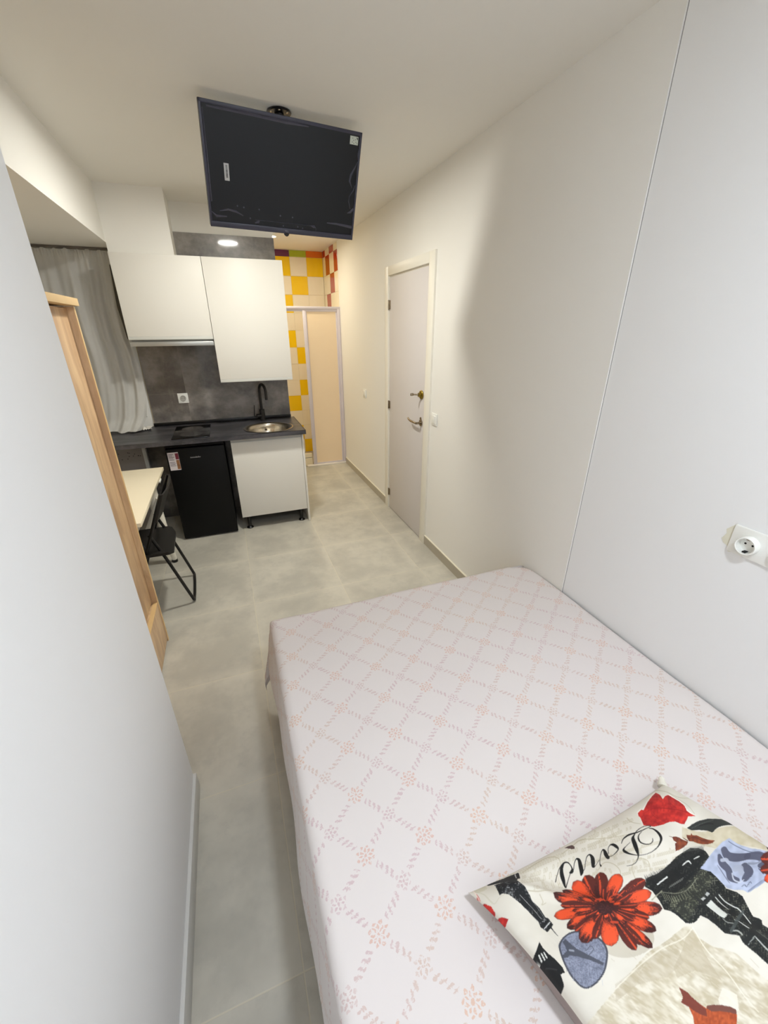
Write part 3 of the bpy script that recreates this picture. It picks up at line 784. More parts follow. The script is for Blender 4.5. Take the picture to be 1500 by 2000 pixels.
# maker letters on the lower bezel: T C L
def seg(mb, x0, z0, x1, z1, y=-.0068, w=.0009):
    a = Vector((x0, z0)); b = Vector((x1, z1)); t_ = (b-a).normalized(); n_ = Vector((-t_.y, t_.x))*w/2
    mb.prism([tuple(a+n_), tuple(b+n_), tuple(b-n_), tuple(a-n_)], 'Y', y, y+.001)
mb = MB(); zl, zh = -.2085, -.2025
seg(mb, -.009, zh, -.004, zh); seg(mb, -.0065, zl, -.0065, zh)
seg(mb, -.002, zh, .002, zh); seg(mb, -.002, zl, -.002, zh); seg(mb, -.002, zl, .002, zl)
seg(mb, .005, zl, .005, zh); seg(mb, .005, zl, .009, zl)
L('maker_letters', mb, plain('letter_silver', (150, 152, 165), .4))
# ceiling bracket
br = thing('ceiling_bracket', (-.972, 2.40, ZC), 'black steel ceiling bracket that the television hangs from', 'tv bracket')
build('ceiling_plate', MB().lathe([(.0, 0), (.052, 0), (.054, -.004), (.050, -.008), (.0, -.008)], (-.972, 2.385, ZC), 'Z', 36), BLACKM, br)
for a in (0.3, 1.35, 2.4, 3.5, 4.6, 5.6):
    build('screw', MB().lathe([(.0, 0), (.0055, 0), (.0045, -.003), (.0, -.003)], (-.972+.040*math.cos(a), 2.385+.040*math.sin(a), ZC-.008), 'Z', 12), NICKEL, br)
build('drop_arm', MB().cyl((-.972, 2.385, ZC-.008), (-.972, 2.395, 2.43), .020, n=20).box(-1.01, -.93, 2.39, 2.45, 2.38, 2.44, bev=.006), BLACKM, br)
build('mount_rail', MB().box(-1.07, -1.05, 2.455, 2.485, 2.20, 2.44, bev=.002).box(-.89, -.87, 2.475, 2.50, 2.20, 2.44, bev=.002).box(-1.07, -.87, 2.445, 2.475, 2.38, 2.42, bev=.002), BLACKM, br)

# ------------------------------------------------------------------ bed
BT = .497; BX = -1.345; BY = 1.500
t = thing('bed', (-.68, .55, 0), 'double bed pushed against the right wall under a pink patterned bedspread', 'bed')
build('mattress', MB().box(BX+.012, -.004, -.39, BY-.012, .27, BT-.006, bev=.035, seg=4), plain('mattress_fabric', (214, 206, 204), .9), t)
build('base', MB().box(BX-.012, -.01, -.40, BY-.020, .07, .268, bev=.006), plain('divan_fabric', (150, 138, 138), .9, var=.1, scale=50), t)
for x, y in ((BX+.03, 1.42), (-.08, 1.42), (BX+.03, .5), (BX+.03, -.33), (-.08, -.33)):
    build('leg', MB().cyl((x, y, 0), (x, y, .075), .024, n=20), BLACK, t)
# bedspread: cloth coordinates (a, b) -> space
def drape(a, b):
    """a: cloth x, b: cloth y (metres). top plane between BX..0 and -.39..BY"""
    r = .028
    da = BX - a          # beyond the left edge
    db = b - BY          # beyond the foot edge
    def roll(d):         # (outward, drop)
        if d <= -r: return 0, 0, d
        return None
    def prof(d):
        s0 = d + r
        if s0 <= 0: return 0.0, 0.0
        if s0 < r*PI/2: th = s0/r; return r*math.sin(th), r*(1-math.cos(th))
        e = s0 - r*PI/2; return r + e*.13, r + e*.99
    ox, dz1 = prof(da); oy, dz2 = prof(db)
    x = max(a, BX + r) ; y = min(b, BY - r)
    x = x - ox if da > -r else a
    y = y + oy if db > -r else b
    drop = max(dz1, dz2)
    if dz1 > r and dz2 > r:
        k = min(dz1, dz2); drop = max(dz1, dz2) + .60*k
        x += .55*ox*.6*min(1, k/.1) - .05*min(1, k/.2)*1.0 ; y -= .3*oy
        x = min(x, BX + r)
    z = BT - drop
    w_ = max(0.0, dz1 - .03)
    if w_ > 0: x += w_*(.022*math.sin(b*7+1.0) + .014*math.sin(b*17))
    w2 = max(0.0, dz2 - .03)
    if w2 > 0: y += w2*(.06*math.sin(a*8) + .04*math.sin(a*19+1))
    if da < 0 and db < 0:
        z += .0016*math.sin(a*9+b*5) + .0013*math.sin(a*4-b*11+1) + .0008*math.sin(a*23+b*17)
    # rounded far right corner against the wall
    if a > -.10 and b > BY-.12:
        d_ = math.hypot(max(0, a+.10), max(0, b-(BY-.12)))
        if d_ > .09: z -= min(.3, (d_-.09)*1.4) if db < 0 else 0
    if a > -.03: z -= (a+.03)**2*14
    return Vector((min(x, -.003), y, z))
NA, NB = 210, 250
a0, a1, b0, b1 = BX-.235, -.002, -.42, BY+.26
mb = MB(); uv = {}
vs = []
for j in range(NB+1):
    row = []
    for i in range(NA+1):
        a = a0 + (a1-a0)*i/NA; b = b0 + (b1-b0)*j/NB
        a_ = a + (0.012*math.sin(b*6.0) if i == 0 else 0)
        row.append(mb.bm.verts.new(drape(a_, b)))
    vs.append(row)
for j in range(NB):
    for i in range(NA): mb.bm.faces.new((vs[j][i], vs[j][i+1], vs[j+1][i+1], vs[j+1][i]))
o = build('bedspread', mb, SPREAD, None, angle=180, origin=(-.68, .55, BT))
me = o.data; uvl = me.uv_layers.new(name='cloth')
idx = np.zeros(len(me.loops), dtype=np.int32); me.loops.foreach_get('vertex_index', idx)
A = a0 + (a1-a0)*(idx % (NA+1))/NA; B_ = b0 + (b1-b0)*(idx // (NA+1))/NB
buf = np.empty(len(me.loops)*2, dtype=np.float32); buf[0::2] = A; buf[1::2] = B_; uvl.data.foreach_set('uv', buf)
props(o, 'pale pink bedspread with a lattice of small flowers covering the bed', 'bedspread')
md = o.modifiers.new('thickness', 'SOLIDIFY'); md.thickness = .002; md.offset = 1

# ------------------------------------------------------------------ pillow, with its printed cloth
def pil(u, v, top=True):
    """u: 0 left..1 right, v: 0 far..1 near"""
    A = Vector((-1.040, .368, 0)); Bc = Vector((-.430, .384, 0)); D = Vector((-.925, -.070, 0)); C = Vector((-.285, -.060, 0))
    P = (A*(1-u) + Bc*u)*(1-v) + (D*(1-u) + C*u)*v
    eu, ev = 4*u*(1-u), 4*v*(1-v)
    P.y -= .016*(1-v)**4*(eu**.7)          # far edge bows in a little
    P.y += .014*v**4*eu
    P.x += .014*(1-u)**4*ev - .014*u**4*ev
    seam = .530 + .046*(ev**.8)*((1-u)**6 + .6*u**6) + .020*eu**.8*(v**6) + .006*eu*((1-v)**6)
    t_ = (eu*ev)
    if top: h = .105*(t_**.42)*(.80 + .25*v)
    else: h = -(seam-.5015)*min(1, t_*9)*.97
    P.z = max(seam + h, .5015) if not top else seam + h
    return P
def wrinkle(u, v):
    e = min(1, 14*u*(1-u))*min(1, 14*v*(1-v))
    z = .0055*math.sin(8*u + 11*v + 1.2*math.sin(5*v)) + .0035*math.sin(25*u - 9*v) + .002*math.sin(17*v + 31*u*v)
    d = ((u-.50)**2 + (v-.60)**2)**.5
    z += .012*math.exp(-((u-.55-.25*(v-.6))/.035)**2)*math.exp(-((v-.72)/.2)**2)
    z -= .011*math.exp(-((u-.22-.5*(v-.1))/.03)**2)*math.exp(-((v-.22)/.14)**2)
    z += .010*math.exp(-((u-.13-.6*(v-.1))/.025)**2)*math.exp(-((v-.18)/.12)**2)
    return z*e
NUu, NVv = 560, 420
# cloth -> print sheet: 4th-order map of (u, v) measured for this print
CU = [913.44, 382.21, -75.41, 394.21, -220.35, 544.15, 62.98, 44.77, 10.38, -318.51, 41.37, -37.91, 330.32, -62.87, -177.11]
CV = [1751.04, 192.01, 832.47, -885.98, 530.54, -336.02, -489.89, 147.12, -99.97, 434.94, 351.44, -222.02, -632.31, 29.24, 320.92]
SX0, SY0, SCL = 880, 1500, 2.0                      # print sheet origin and resolution
CW, CH = int(980*SCL), int(960*SCL)
yy, xx = np.mgrid[0:CH, 0:CW].astype(np.float32)
GX = xx/SCL + SX0; GY = yy/SCL + SY0; del xx, yy
rng = np.random.RandomState(4)
def vnoise(fx, fy, seed=0):
    r = np.random.RandomState(seed).rand(97, 97).astype(np.float32)
    ix = np.floor(fx).astype(int); iy = np.floor(fy).astype(int); tx = fx-ix; ty = fy-iy
    tx = tx*tx*(3-2*tx); ty = ty*ty*(3-2*ty)
    g = lambda a, b: r[a % 97, b % 97]
    return (g(iy, ix)*(1-tx)+g(iy, ix+1)*tx)*(1-ty) + (g(iy+1, ix)*(1-tx)+g(iy+1, ix+1)*tx)*ty
ART = np.empty((CH, CW, 3), np.float32)
n_a = vnoise(GX/60, GY/60, 1)*.6 + vnoise(GX/17, GY/17, 2)*.4
for k, (c0, c1) in enumerate(zip((216, 210, 196), (227, 222, 210))): ART[..., k] = c0 + (c1-c0)*n_a
def box_of(pts, pad=3):
    x = [p[0] for p in pts]; y = [p[1] for p in pts]
    i0 = max(0, int((min(x)-SX0)*SCL)-pad); i1 = min(CW, int((max(x)-SX0)*SCL)+pad+1)
    j0 = max(0, int((min(y)-SY0)*SCL)-pad); j1 = min(CH, int((max(y)-SY0)*SCL)+pad+1)
    return i0, max(i0, i1), j0, max(j0, j1)
def pmask(pts):
    i0, i1, j0, j1 = box_of(pts); X = GX[j0:j1, i0:i1]; Y = GY[j0:j1, i0:i1]
    m = np.zeros(X.shape, bool); n = len(pts)
    for i in range(n):
        (ax, ay), (bx, by) = pts[i], pts[(i+1) % n]
        if ay == by: continue
        c = ((ay > Y) != (by > Y)) & (X < (bx-ax)*(Y-ay)/(by-ay) + ax); m ^= c
    return (slice(j0, j1), slice(i0, i1)), m
def put(sl, m, col, a=1.0):
    t = ART[sl]; al = (m*a)[..., None] if m.dtype != bool else (m.astype(np.float32)*a)[..., None]
    ART[sl] = t*(1-al) + np.array(col, np.float32)*al
def poly(pts, col, a=1.0, tex=None):
    sl, m = pmask(pts)
    if tex is None: put(sl, m, col, a)
    else:
        X, Y = GX[sl], GY[sl]; c = tex(X, Y); t = ART[sl]; mm = m[..., None]*a
        ART[sl] = t*(1-mm) + c*mm
def stroke(pts, col, a=1.0, sub=8):
    """pts: (x, y, width)"""
    P = []
    for i in range(len(pts)-1):
        p0 = pts[max(i-1, 0)]; p1 = pts[i]; p2 = pts[i+1]; p3 = pts[min(i+2, len(pts)-1)]
        for k in range(sub):
            t = k/sub
            P.append(tuple(.5*((2*p1[c]) + (-p0[c]+p2[c])*t + (2*p0[c]-5*p1[c]+4*p2[c]-p3[c])*t*t + (-p0[c]+3*p1[c]-3*p2[c]+p3[c])*t**3) for c in range(3)))
    P.append(tuple(pts[-1]))
    i0, i1, j0, j1 = box_of([(p[0], p[1]) for p in P], pad=int(max(p[2] for p in P)*SCL)+3)
    sl = (slice(j0, j1), slice(i0, i1)); X, Y = GX[sl], GY[sl]; acc = np.zeros(X.shape, np.float32)
    for (ax, ay, aw), (bx, by, bw) in zip(P[:-1], P[1:]):
        ww = max(aw, bw)/2 + 1.5
        ii0 = max(0, int((min(ax, bx)-ww-SX0)*SCL)-i0); ii1 = int((max(ax, bx)+ww-SX0)*SCL)+2-i0
        jj0 = max(0, int((min(ay, by)-ww-SY0)*SCL)-j0); jj1 = int((max(ay, by)+ww-SY0)*SCL)+2-j0
        if ii1 <= ii0 or jj1 <= jj0: continue
        xs, ys = X[jj0:jj1, ii0:ii1], Y[jj0:jj1, ii0:ii1]
        if xs.size == 0: continue
        L2 = (bx-ax)**2 + (by-ay)**2 + 1e-9
        t = np.clip(((xs-ax)*(bx-ax) + (ys-ay)*(by-ay))/L2, 0, 1)
        d = np.hypot(xs-ax-t*(bx-ax), ys-ay-t*(by-ay)); w_ = (aw + (bw-aw)*t)/2
        acc[jj0:jj1, ii0:ii1] = np.maximum(acc[jj0:jj1, ii0:ii1], np.clip((w_-d)*SCL*.8 + .5, 0, 1))
    put(sl, acc, col, a)
def Z(ox, oy, s): return lambda l: [(ox + p[0]/s, oy + p[1]/s) + ((p[2]/s,) if len(p) > 2 else ()) for p in l]
ZA = Z(1020, 1520, 5.0); ZB = Z(1200, 1520, 4.1667); ZC_ = Z(900, 1600, 4.2857); ZD = Z(900, 1680, 7.5); ZE = Z(1060, 1680, 5.77)
ZF = Z(1360, 1740, 10.714); ZG = Z(1300, 1560, 7.5); ZH = Z(900, 1500, 2.5)
# --- sepia washes
def wash(c0, c1, sx, sy, seed, ang=0.6):
    def f(X, Y):
        u = X*math.cos(ang)+Y*math.sin(ang); v = -X*math.sin(ang)+Y*math.cos(ang)
        n = vnoise(u/sx, v/sy, seed)*.6 + vnoise(u/sx*3, v/sy*3, seed+1)*.4
        n = np.clip((n-.25)*2, 0, 1)[..., None]
        return np.array(c0, np.float32)*(1-n) + np.array(c1, np.float32)*n
    return f
poly(ZB([(620, 1200), (700, 1290), (820, 1360), (900, 1380), (1000, 1420), (1250, 1620), (1700, 1900), (1900, 2600), (900, 3600), (-300, 3300), (-500, 2300), (-200, 2000), (0, 1750), (250, 1450), (420, 1330), (560, 1210)]), None, .95, wash((190, 178, 150), (224, 217, 200), 26, 9, 11))
poly(ZB([(600, 1230), (640, 1230), (800, 1500), (880, 1640), (800, 1600), (660, 1560), (500, 1640), (470, 1560), (560, 1380)]), (186, 173, 146), .55)
poly(ZB([(0, 1700), (300, 1450), (520, 1380), (560, 1500), (420, 1640), (180, 1700), (60, 1800), (0, 1850)]), (180, 167, 142), .35)
poly(ZB([(880, 1700), (1000, 1760), (1010, 1900), (860, 1880), (840, 1800)]), (232, 226, 212), .8)
poly(ZB([(560, 380), (720, 420), (860, 415), (1000, 420), (1100, 445), (1400, 520), (1900, 700), (1900, 900), (1250, 640), (1000, 540), (930, 495), (830, 560), (740, 540), (640, 500), (560, 470)]), None, .9, wash((196, 184, 152), (216, 207, 184), 20, 14, 13))
for k in range(150):   # hatching of the sepia engraving
    x, y = rng.uniform(1180, 1780), rng.uniform(1830, 2300); l = rng.uniform(6, 26); a = rng.choice([.65, .75, -.9])
    stroke([(x, y, 1.0), (x+l*math.cos(a), y+l*math.sin(a), 1.0)], (168, 154, 124) if rng.rand() < .6 else (236, 231, 216), .35, 2)
for q in (ZB([(0, 1740, 10), (180, 1560, 12), (380, 1400, 12), (560, 1300, 10), (640, 1215, 8)]), ZB([(640, 1210, 8), (760, 1380, 10), (920, 1560, 10), (1060, 1760, 10), (1180, 1900, 8)])):
    stroke(q, (236, 231, 216), .7)
# grey round shadow print behind the big flower
c_ = ZB([(110, 1310)])[0]
poly([(c_[0]+58*math.cos(t)-8, c_[1]+42*math.sin(t)) for t in np.linspace(0, 2*PI, 40)], (196, 188, 170), .8)
# --- faint hand-written lines (upside down), in beige
BG = (186, 176, 148)
def script_row(x0, y0, x1, y1, h, seed, a=.6, w_=1.1):
    r = random.Random(seed); L_ = math.hypot(x1-x0, y1-y0); ux, uy = (x1-x0)/L_, (y1-y0)/L_; nx, ny = -uy, ux
    s = 0; pts = []
    while s < L_:
        k = r.random()
        if k < .16:
            if len(pts) > 2: stroke(pts, BG, a, 4)
            pts = []; s += h*.8; continue
        hh = h*(1.9 if k > .86 else 1.0)*(1 if k < .95 else -1)
        for ds, dn in ((0, .1), (-.12, hh/h*.8), (.15, hh/h), (.38, hh/h*.5), (.35, 0), (.6, .05)):
            pts.append((x0+ux*(s+ds*h)+nx*dn*h, y0+uy*(s+ds*h)+ny*dn*h, w_))
        s += h*.75
    if len(pts) > 2: stroke(pts, BG, a, 4)
sr = [(1236, 1606, 1128, 1652, 6), (1232, 1622, 1150, 1654, 5), (1218, 1640, 1136, 1664, 6), (1128, 1664, 1000, 1716, 7), (1122, 1680, 1000, 1728, 6), (1096, 1702, 1010, 1736, 8),
      (1106, 1722, 1040, 1744, 9), (1290, 1650, 1180, 1676, 5), (1318, 1664, 1206, 1694, 5), (1326, 1676, 1226, 1706, 6), (1300, 1694, 1214, 1716, 5), (1200, 1672, 1130, 1696, 5), (1190, 1700, 1150, 1712, 5)]
for i, (x0, y0, x1, y1, h_) in enumerate(sr): script_row(x0, y0, x1, y1, h_, i+3)
for q in [ZA([(380, 760, 6), (480, 680, 8), (560, 620, 8), (700, 600, 6), (900, 580, 6), (1060, 560, 5)]), ZA([(0, 930, 6), (140, 840, 8), (260, 790, 8), (350, 800, 8), (380, 860, 6)]),
          ZA([(740, 900, 8), (800, 830, 8), (880, 850, 8), (940, 920, 8), (950, 990, 6)]), ZA([(1090, 1000, 8), (1060, 900, 8), (1120, 800, 8), (1220, 810, 8), (1250, 900, 6)]),
          ZA([(1020, 400, 8), (1060, 440, 8), (1150, 455, 6)]), ZC_([(560, 620, 8), (660, 620, 8), (760, 590, 8)]), ZC_([(660, 640, 6), (690, 690, 6), (680, 720, 6), (715, 700, 6)])]:
    stroke(q, BG, .75)
poly(ZD([(150, 470), (230, 420), (350, 400), (380, 470), (330, 500), (240, 540), (190, 530)]), (200, 194, 168), .6)
# --- red petal at the far right corner, small bud
def redtex(X, Y):
    n = vnoise(X/9, Y/6, 21)*.6 + vnoise(X/3, Y/3, 22)*.4
    n = np.clip((n-.2)*1.5, 0, 1)[..., None]
    return np.array((158, 22, 22), np.float32)*(1-n) + np.array((214, 50, 40), np.float32)*n
RP = [(190, 290), (215, 265), (235, 268), (262, 215), (300, 160), (330, 130), (360, 150), (385, 188), (405, 160), (430, 150), (480, 170), (520, 190), (560, 225), (585, 270), (620, 290), (660, 305), (600, 308), (592, 330), (575, 360), (540, 358), (500, 345), (450, 350), (400, 375), (320, 402), (270, 395), (235, 392), (222, 350), (212, 325), (195, 310)]
poly(ZB([(x+(-8 if x < 400 else 6), y-6) for x, y in RP]), (244, 236, 226), .9)
poly(ZB(RP), None, 1, redtex)
for q in (ZB([(640, 300, 0), (500, 260, 6), (330, 250, 4), (240, 290, 2)]), ZB([(500, 250, 5), (440, 200, 4), (430, 160, 2)]), ZB([(360, 330, 5), (300, 280, 4), (300, 200, 2)])): stroke(q, (130, 16, 18), .6)
for q in (ZB([(330, 110, 7), (420, 130, 6), (520, 160, 5), (600, 170, 4)]), ZB([(380, 60, 6), (430, 30, 6), (470, 60, 5)]), ZB([(420, 130, 4), (560, 200, 5), (650, 290, 5)])): stroke(q, (190, 184, 160), .7)
poly(ZA([(405, 700), (440, 680), (480, 668), (505, 680), (508, 700), (480, 706)]), (88, 66, 62))
# --- dark printed edge piece, upper right
poly(ZB([(600, 385), (640, 358), (690, 338), (760, 330), (860, 350), (960, 400), (1080, 440), (950, 405), (860, 405), (828, 412), (800, 437), (760, 415), (700, 402), (640, 400)]), (44, 47, 44))
for q in (ZB([(640, 385, 3), (720, 358, 3), (800, 348, 3)]), ZB([(700, 372, 10), (760, 366, 12), (800, 378, 8)])): stroke(q, (92, 96, 90) if q[0][2] < 1 else (28, 30, 28), .9)
# --- butterflies
def bf(X, Y):
    n = vnoise(X/4, Y/7, 31)[..., None]; return np.array((92, 40, 28), np.float32)*(1-n) + np.array((156, 78, 40), np.float32)*n
poly(ZG([(95, 560), (150, 540), (210, 548), (262, 575), (345, 600), (325, 650), (270, 700), (200, 745), (148, 762), (140, 650), (170, 635), (120, 610)]), None, 1, bf)
poly(ZG([(325, 490), (390, 490), (400, 455), (415, 490), (480, 495), (560, 540), (640, 575), (735, 595), (700, 625), (620, 645), (560, 642), (480, 620), (420, 590), (360, 590), (330, 520)]), None, 1, bf)
stroke(ZG([(50, 556, 4), (100, 562, 8)]), (100, 60, 50)); stroke(ZG([(275, 545, 8), (340, 585, 14)]), (70, 34, 28)); stroke(ZG([(350, 560, 6), (440, 520, 10), (560, 580, 10), (690, 605, 5)]), (84, 36, 28), .8)
def bf2(X, Y):
    n = vnoise(X/3, Y/5, 33)[..., None]; return np.array((150, 62, 26), np.float32)*(1-n) + np.array((196, 92, 44), np.float32)*n
poly(ZB([(515, 1712), (560, 1735), (590, 1750), (620, 1780), (680, 1828), (742, 1872), (752, 1850), (800, 1845), (870, 1850), (940, 1865), (985, 1888), (992, 1950), (985, 2060), (900, 2140), (760, 2160), (660, 2080), (640, 1940), (600, 1862), (535, 1832), (550, 1790)]), None, 1, bf2)
poly(ZB([(515, 1712), (560, 1735), (590, 1750), (620, 1780), (680, 1828), (740, 1880), (752, 1940), (700, 1920), (640, 1890), (600, 1862), (535, 1832), (550, 1790)]), (112, 52, 40), .9)
poly(ZB([(745, 1872), (752, 1850), (800, 1845), (870, 1850), (940, 1865), (985, 1888), (990, 1930), (940, 1915), (860, 1900), (790, 1900)]), (110, 66, 56), .95)
# --- small lattice tower, upper left
def lattice(dark, light, s, thr, seed, ang=.9):
    def f(X, Y):
        u = X*math.cos(ang)+Y*math.sin(ang); v = -X*math.sin(ang)+Y*math.cos(ang)
        p = np.maximum(np.cos((u+v)/s*2*PI), np.cos((u-v)/s*2*PI))
        n = vnoise(X/2.6, Y/2.6, seed)*.7 + vnoise(X/9, Y/9, seed+5)*.5; k = np.clip((p*.5+n-thr)*2.0, 0, .85)[..., None]
        return np.array(dark, np.float32)*(1-k) + np.array(light, np.float32)*k
    return f
poly(ZD([(480, 415), (500, 440), (560, 575), (600, 548), (690, 560), (760, 600), (860, 665), (1000, 780), (1085, 865), (1140, 920), (1170, 1000), (1270, 1075), (1290, 1010), (1345, 975), (1330, 925), (1280, 860), (1240, 845), (1150, 700), (1050, 620), (1010, 540), (930, 440), (850, 380), (805, 325), (640, 370)]), None, 1, lattice((20, 21, 24), (206, 208, 206), 4.6, 1.04, 41, .75))
poly(ZD([(395, 375), (480, 345), (600, 300), (720, 245), (830, 205), (860, 285), (800, 325), (640, 372), (520, 395), (410, 412)]), None, 1, lattice((14, 14, 16), (220, 220, 216), 5, 1.22, 43, .2))
stroke(ZD([(400, 392, 38), (560, 362, 42), (700, 336, 44), (806, 312, 44)]), (14, 14, 16)); stroke(ZD([(830, 220, 40), (845, 285, 40)]), (14, 14, 16)); stroke(ZD([(792, 226, 10), (808, 292, 10)]), (225, 225, 220))
stroke(ZD([(1222, 1022, 14), (1305, 925, 16)]), (214, 216, 214)); stroke(ZD([(1195, 985, 40), (1275, 895, 44)]), (18, 18, 20)); stroke(ZD([(1262, 1050, 40), (1330, 960, 40)]), (18, 18, 20))
stroke(ZD([(1310, 990, 26), (1350, 1050, 12), (1415, 1138, 6)]), (26, 26, 28))
stroke(ZD([(860, 550, 8), (960, 640, 8), (1060, 730, 8), (1180, 870, 8)]), (214, 214, 210), .7); stroke(ZD([(1000, 560, 7), (1120, 700, 7), (1240, 880, 7)]), (190, 190, 186), .6)
# --- red patches at the left edge
poly(ZD([(215, 545), (262, 600), (300, 680), (350, 682), (440, 730), (500, 820), (505, 880), (600, 885), (685, 915), (650, 1000), (632, 1060), (560, 1000), (500, 950), (400, 840), (330, 740), (240, 630)]), None, 1, redtex)
stroke(ZD([(150, 470, 12), (230, 580, 14), (330, 720, 12), (440, 850, 12), (540, 960, 10)]), (240, 222, 210), .9)
# folds printed line near the corner
stroke(ZD([(210, 520, 10), (330, 560, 16), (430, 660, 20), (490, 690, 14), (560, 600, 10), (650, 550, 8)]), (200, 194, 172), .6)
# --- black ornament at the left edge
poly(ZC_([(648, 1058), (680, 1120), (720, 1165), (780, 1218), (835, 1285), (855, 1335), (818, 1350), (850, 1440), (838, 1482), (700, 1340), (588, 1212), (620, 1140)]), (16, 17, 18))
for a, b_ in (((640, 1180), (665, 1235)), ((662, 1168), (688, 1222)), ((684, 1158), (706, 1205))): stroke(ZC_([(*a, 11), (*b_, 11)]), (226, 226, 220))
stroke(ZC_([(618, 1212, 6), (655, 1250, 6)]), (226, 226, 220)); stroke(ZC_([(700, 1290, 5), (790, 1310, 5)]), (70, 72, 74))
# --- blue-grey stone with a tower silhouette
ST = [(820, 1100), (832, 1050), (870, 1000), (920, 972), (980, 965), (1060, 985), (1130, 1018), (1180, 1060), (1212, 1120), (1215, 1190), (1195, 1290), (1150, 1370), (1100, 1425), (1040, 1462), (990, 1450), (950, 1410), (900, 1345), (850, 1230)]
def stone(X, Y):
    n = (vnoise(X/2.2+Y/6, Y/1.6-X/5, 51)*.7 + vnoise(X/12, Y/12, 52)*.3)[..., None]
    return np.array((92, 96, 112), np.float32)*(1-n) + np.array((160, 166, 186), np.float32)*n
poly(ZC_(ST), None, 1, stone); q = ZC_([(x, y, 15) for x, y in ST + ST[:2]]); stroke(q, (62, 64, 74), .95)
poly(ZC_([(845, 1045), (870, 1022), (905, 1060), (960, 1110), (1050, 1160), (1192, 1228), (1182, 1250), (1060, 1205), (960, 1180), (905, 1170), (880, 1195), (850, 1200), (842, 1175), (880, 1130), (868, 1090)]), (74, 77, 88), .95)
stroke(ZC_([(905, 1125, 16), (935, 1130, 16)]), (168, 173, 186), .8); stroke(ZC_([(1040, 1130, 6), (1080, 1090, 6), (1100, 1120, 6), (1070, 1160, 6), (1050, 1200, 5)]), (70, 73, 84), .8)
for k in range(30):
    x, y = rng.uniform(860, 1180), rng.uniform(1230, 1400)
    stroke(ZC_([(x, y, 5), (x+rng.uniform(-8, 12), y+50, 5)]), (84, 88, 104) if k % 2 else (170, 176, 194), .4, 2)
# --- great iron tower
TW = [(240, 900), (250, 830), (300, 800), (330, 790), (400, 735), (460, 680), (500, 640), (560, 600), (620, 560), (690, 560), (745, 588), (790, 660), (830, 740), (880, 820), (920, 880), (1000, 915), (1050, 952), (1090, 1020), (1140, 1108), (1190, 1120), (1215, 1135), (1218, 1170), (1250, 1190), (1420, 1330), (1620, 1520), (1560, 1720), (1400, 1620), (1250, 1502), (1180, 1440), (1080, 1368), (1040, 1335), (1010, 1290), (960, 1278), (900, 1262), (820, 1190), (760, 1145), (700, 1118), (660, 1170), (620, 1182), (580, 1180), (500, 1120), (450, 1092), (400, 1080), (360, 1010), (300, 930)]
poly(ZB(TW), None, 1, lattice((20, 22, 20), (120, 120, 104), 6.5, 1.0, 61, .65))
poly(ZB([(250, 832), (330, 795), (470, 690), (560, 610), (640, 570), (740, 600), (690, 700), (600, 830), (520, 920), (400, 935), (300, 930)]), None, .95, lattice((16, 18, 17), (66, 70, 66), 7, 1.1, 63, 1.1))
poly(ZB([(700, 740), (740, 740), (820, 800), (720, 960), (640, 1090), (600, 1170), (520, 1110), (430, 1060), (470, 960), (590, 880), (650, 800)]), None, .9, lattice((40, 42, 34), (150, 150, 122), 5, .96, 65, .9))
stroke(ZB([(345, 875, 12), (430, 800, 14)]), (226, 228, 224)); stroke(ZB([(560, 700, 8), (600, 670, 12), (625, 690, 8)]), (220, 222, 216)); stroke(ZB([(650, 655, 9), (690, 635, 9)]), (220, 222, 216))
for k in range(9): stroke(ZB([(440+14*k, 905-10*k, 4), (452+14*k, 880-10*k, 4)]), (178, 180, 172), .8, 2)
for k in range(15):
    t_ = k/14; x = 370+290*t_; y = 935+60*math.sin(t_*PI)-120*t_*t_; stroke(ZB([(x, y, 4), (x+34-20*t_, y+62-30*t_, 4)]), (170, 170, 140), .75, 2)
stroke(ZB([(300, 1000, 10), (380, 930, 8)]), (160, 158, 136), .9); stroke(ZB([(380, 940, 6), (500, 950, 6), (600, 900, 6), (680, 800, 6)]), (150, 150, 130), .8)
poly(ZF([(245, 232), (330, 150), (360, 165), (650, 490), (620, 540), (560, 590), (480, 540), (420, 480), (200, 280)]), (222, 224, 216))
poly(ZF([(105, 150), (165, 90), (225, 110), (150, 190)]), (186, 188, 184)); poly(ZF([(205, 30), (260, -30), (320, 0), (262, 70)]), (180, 182, 178))
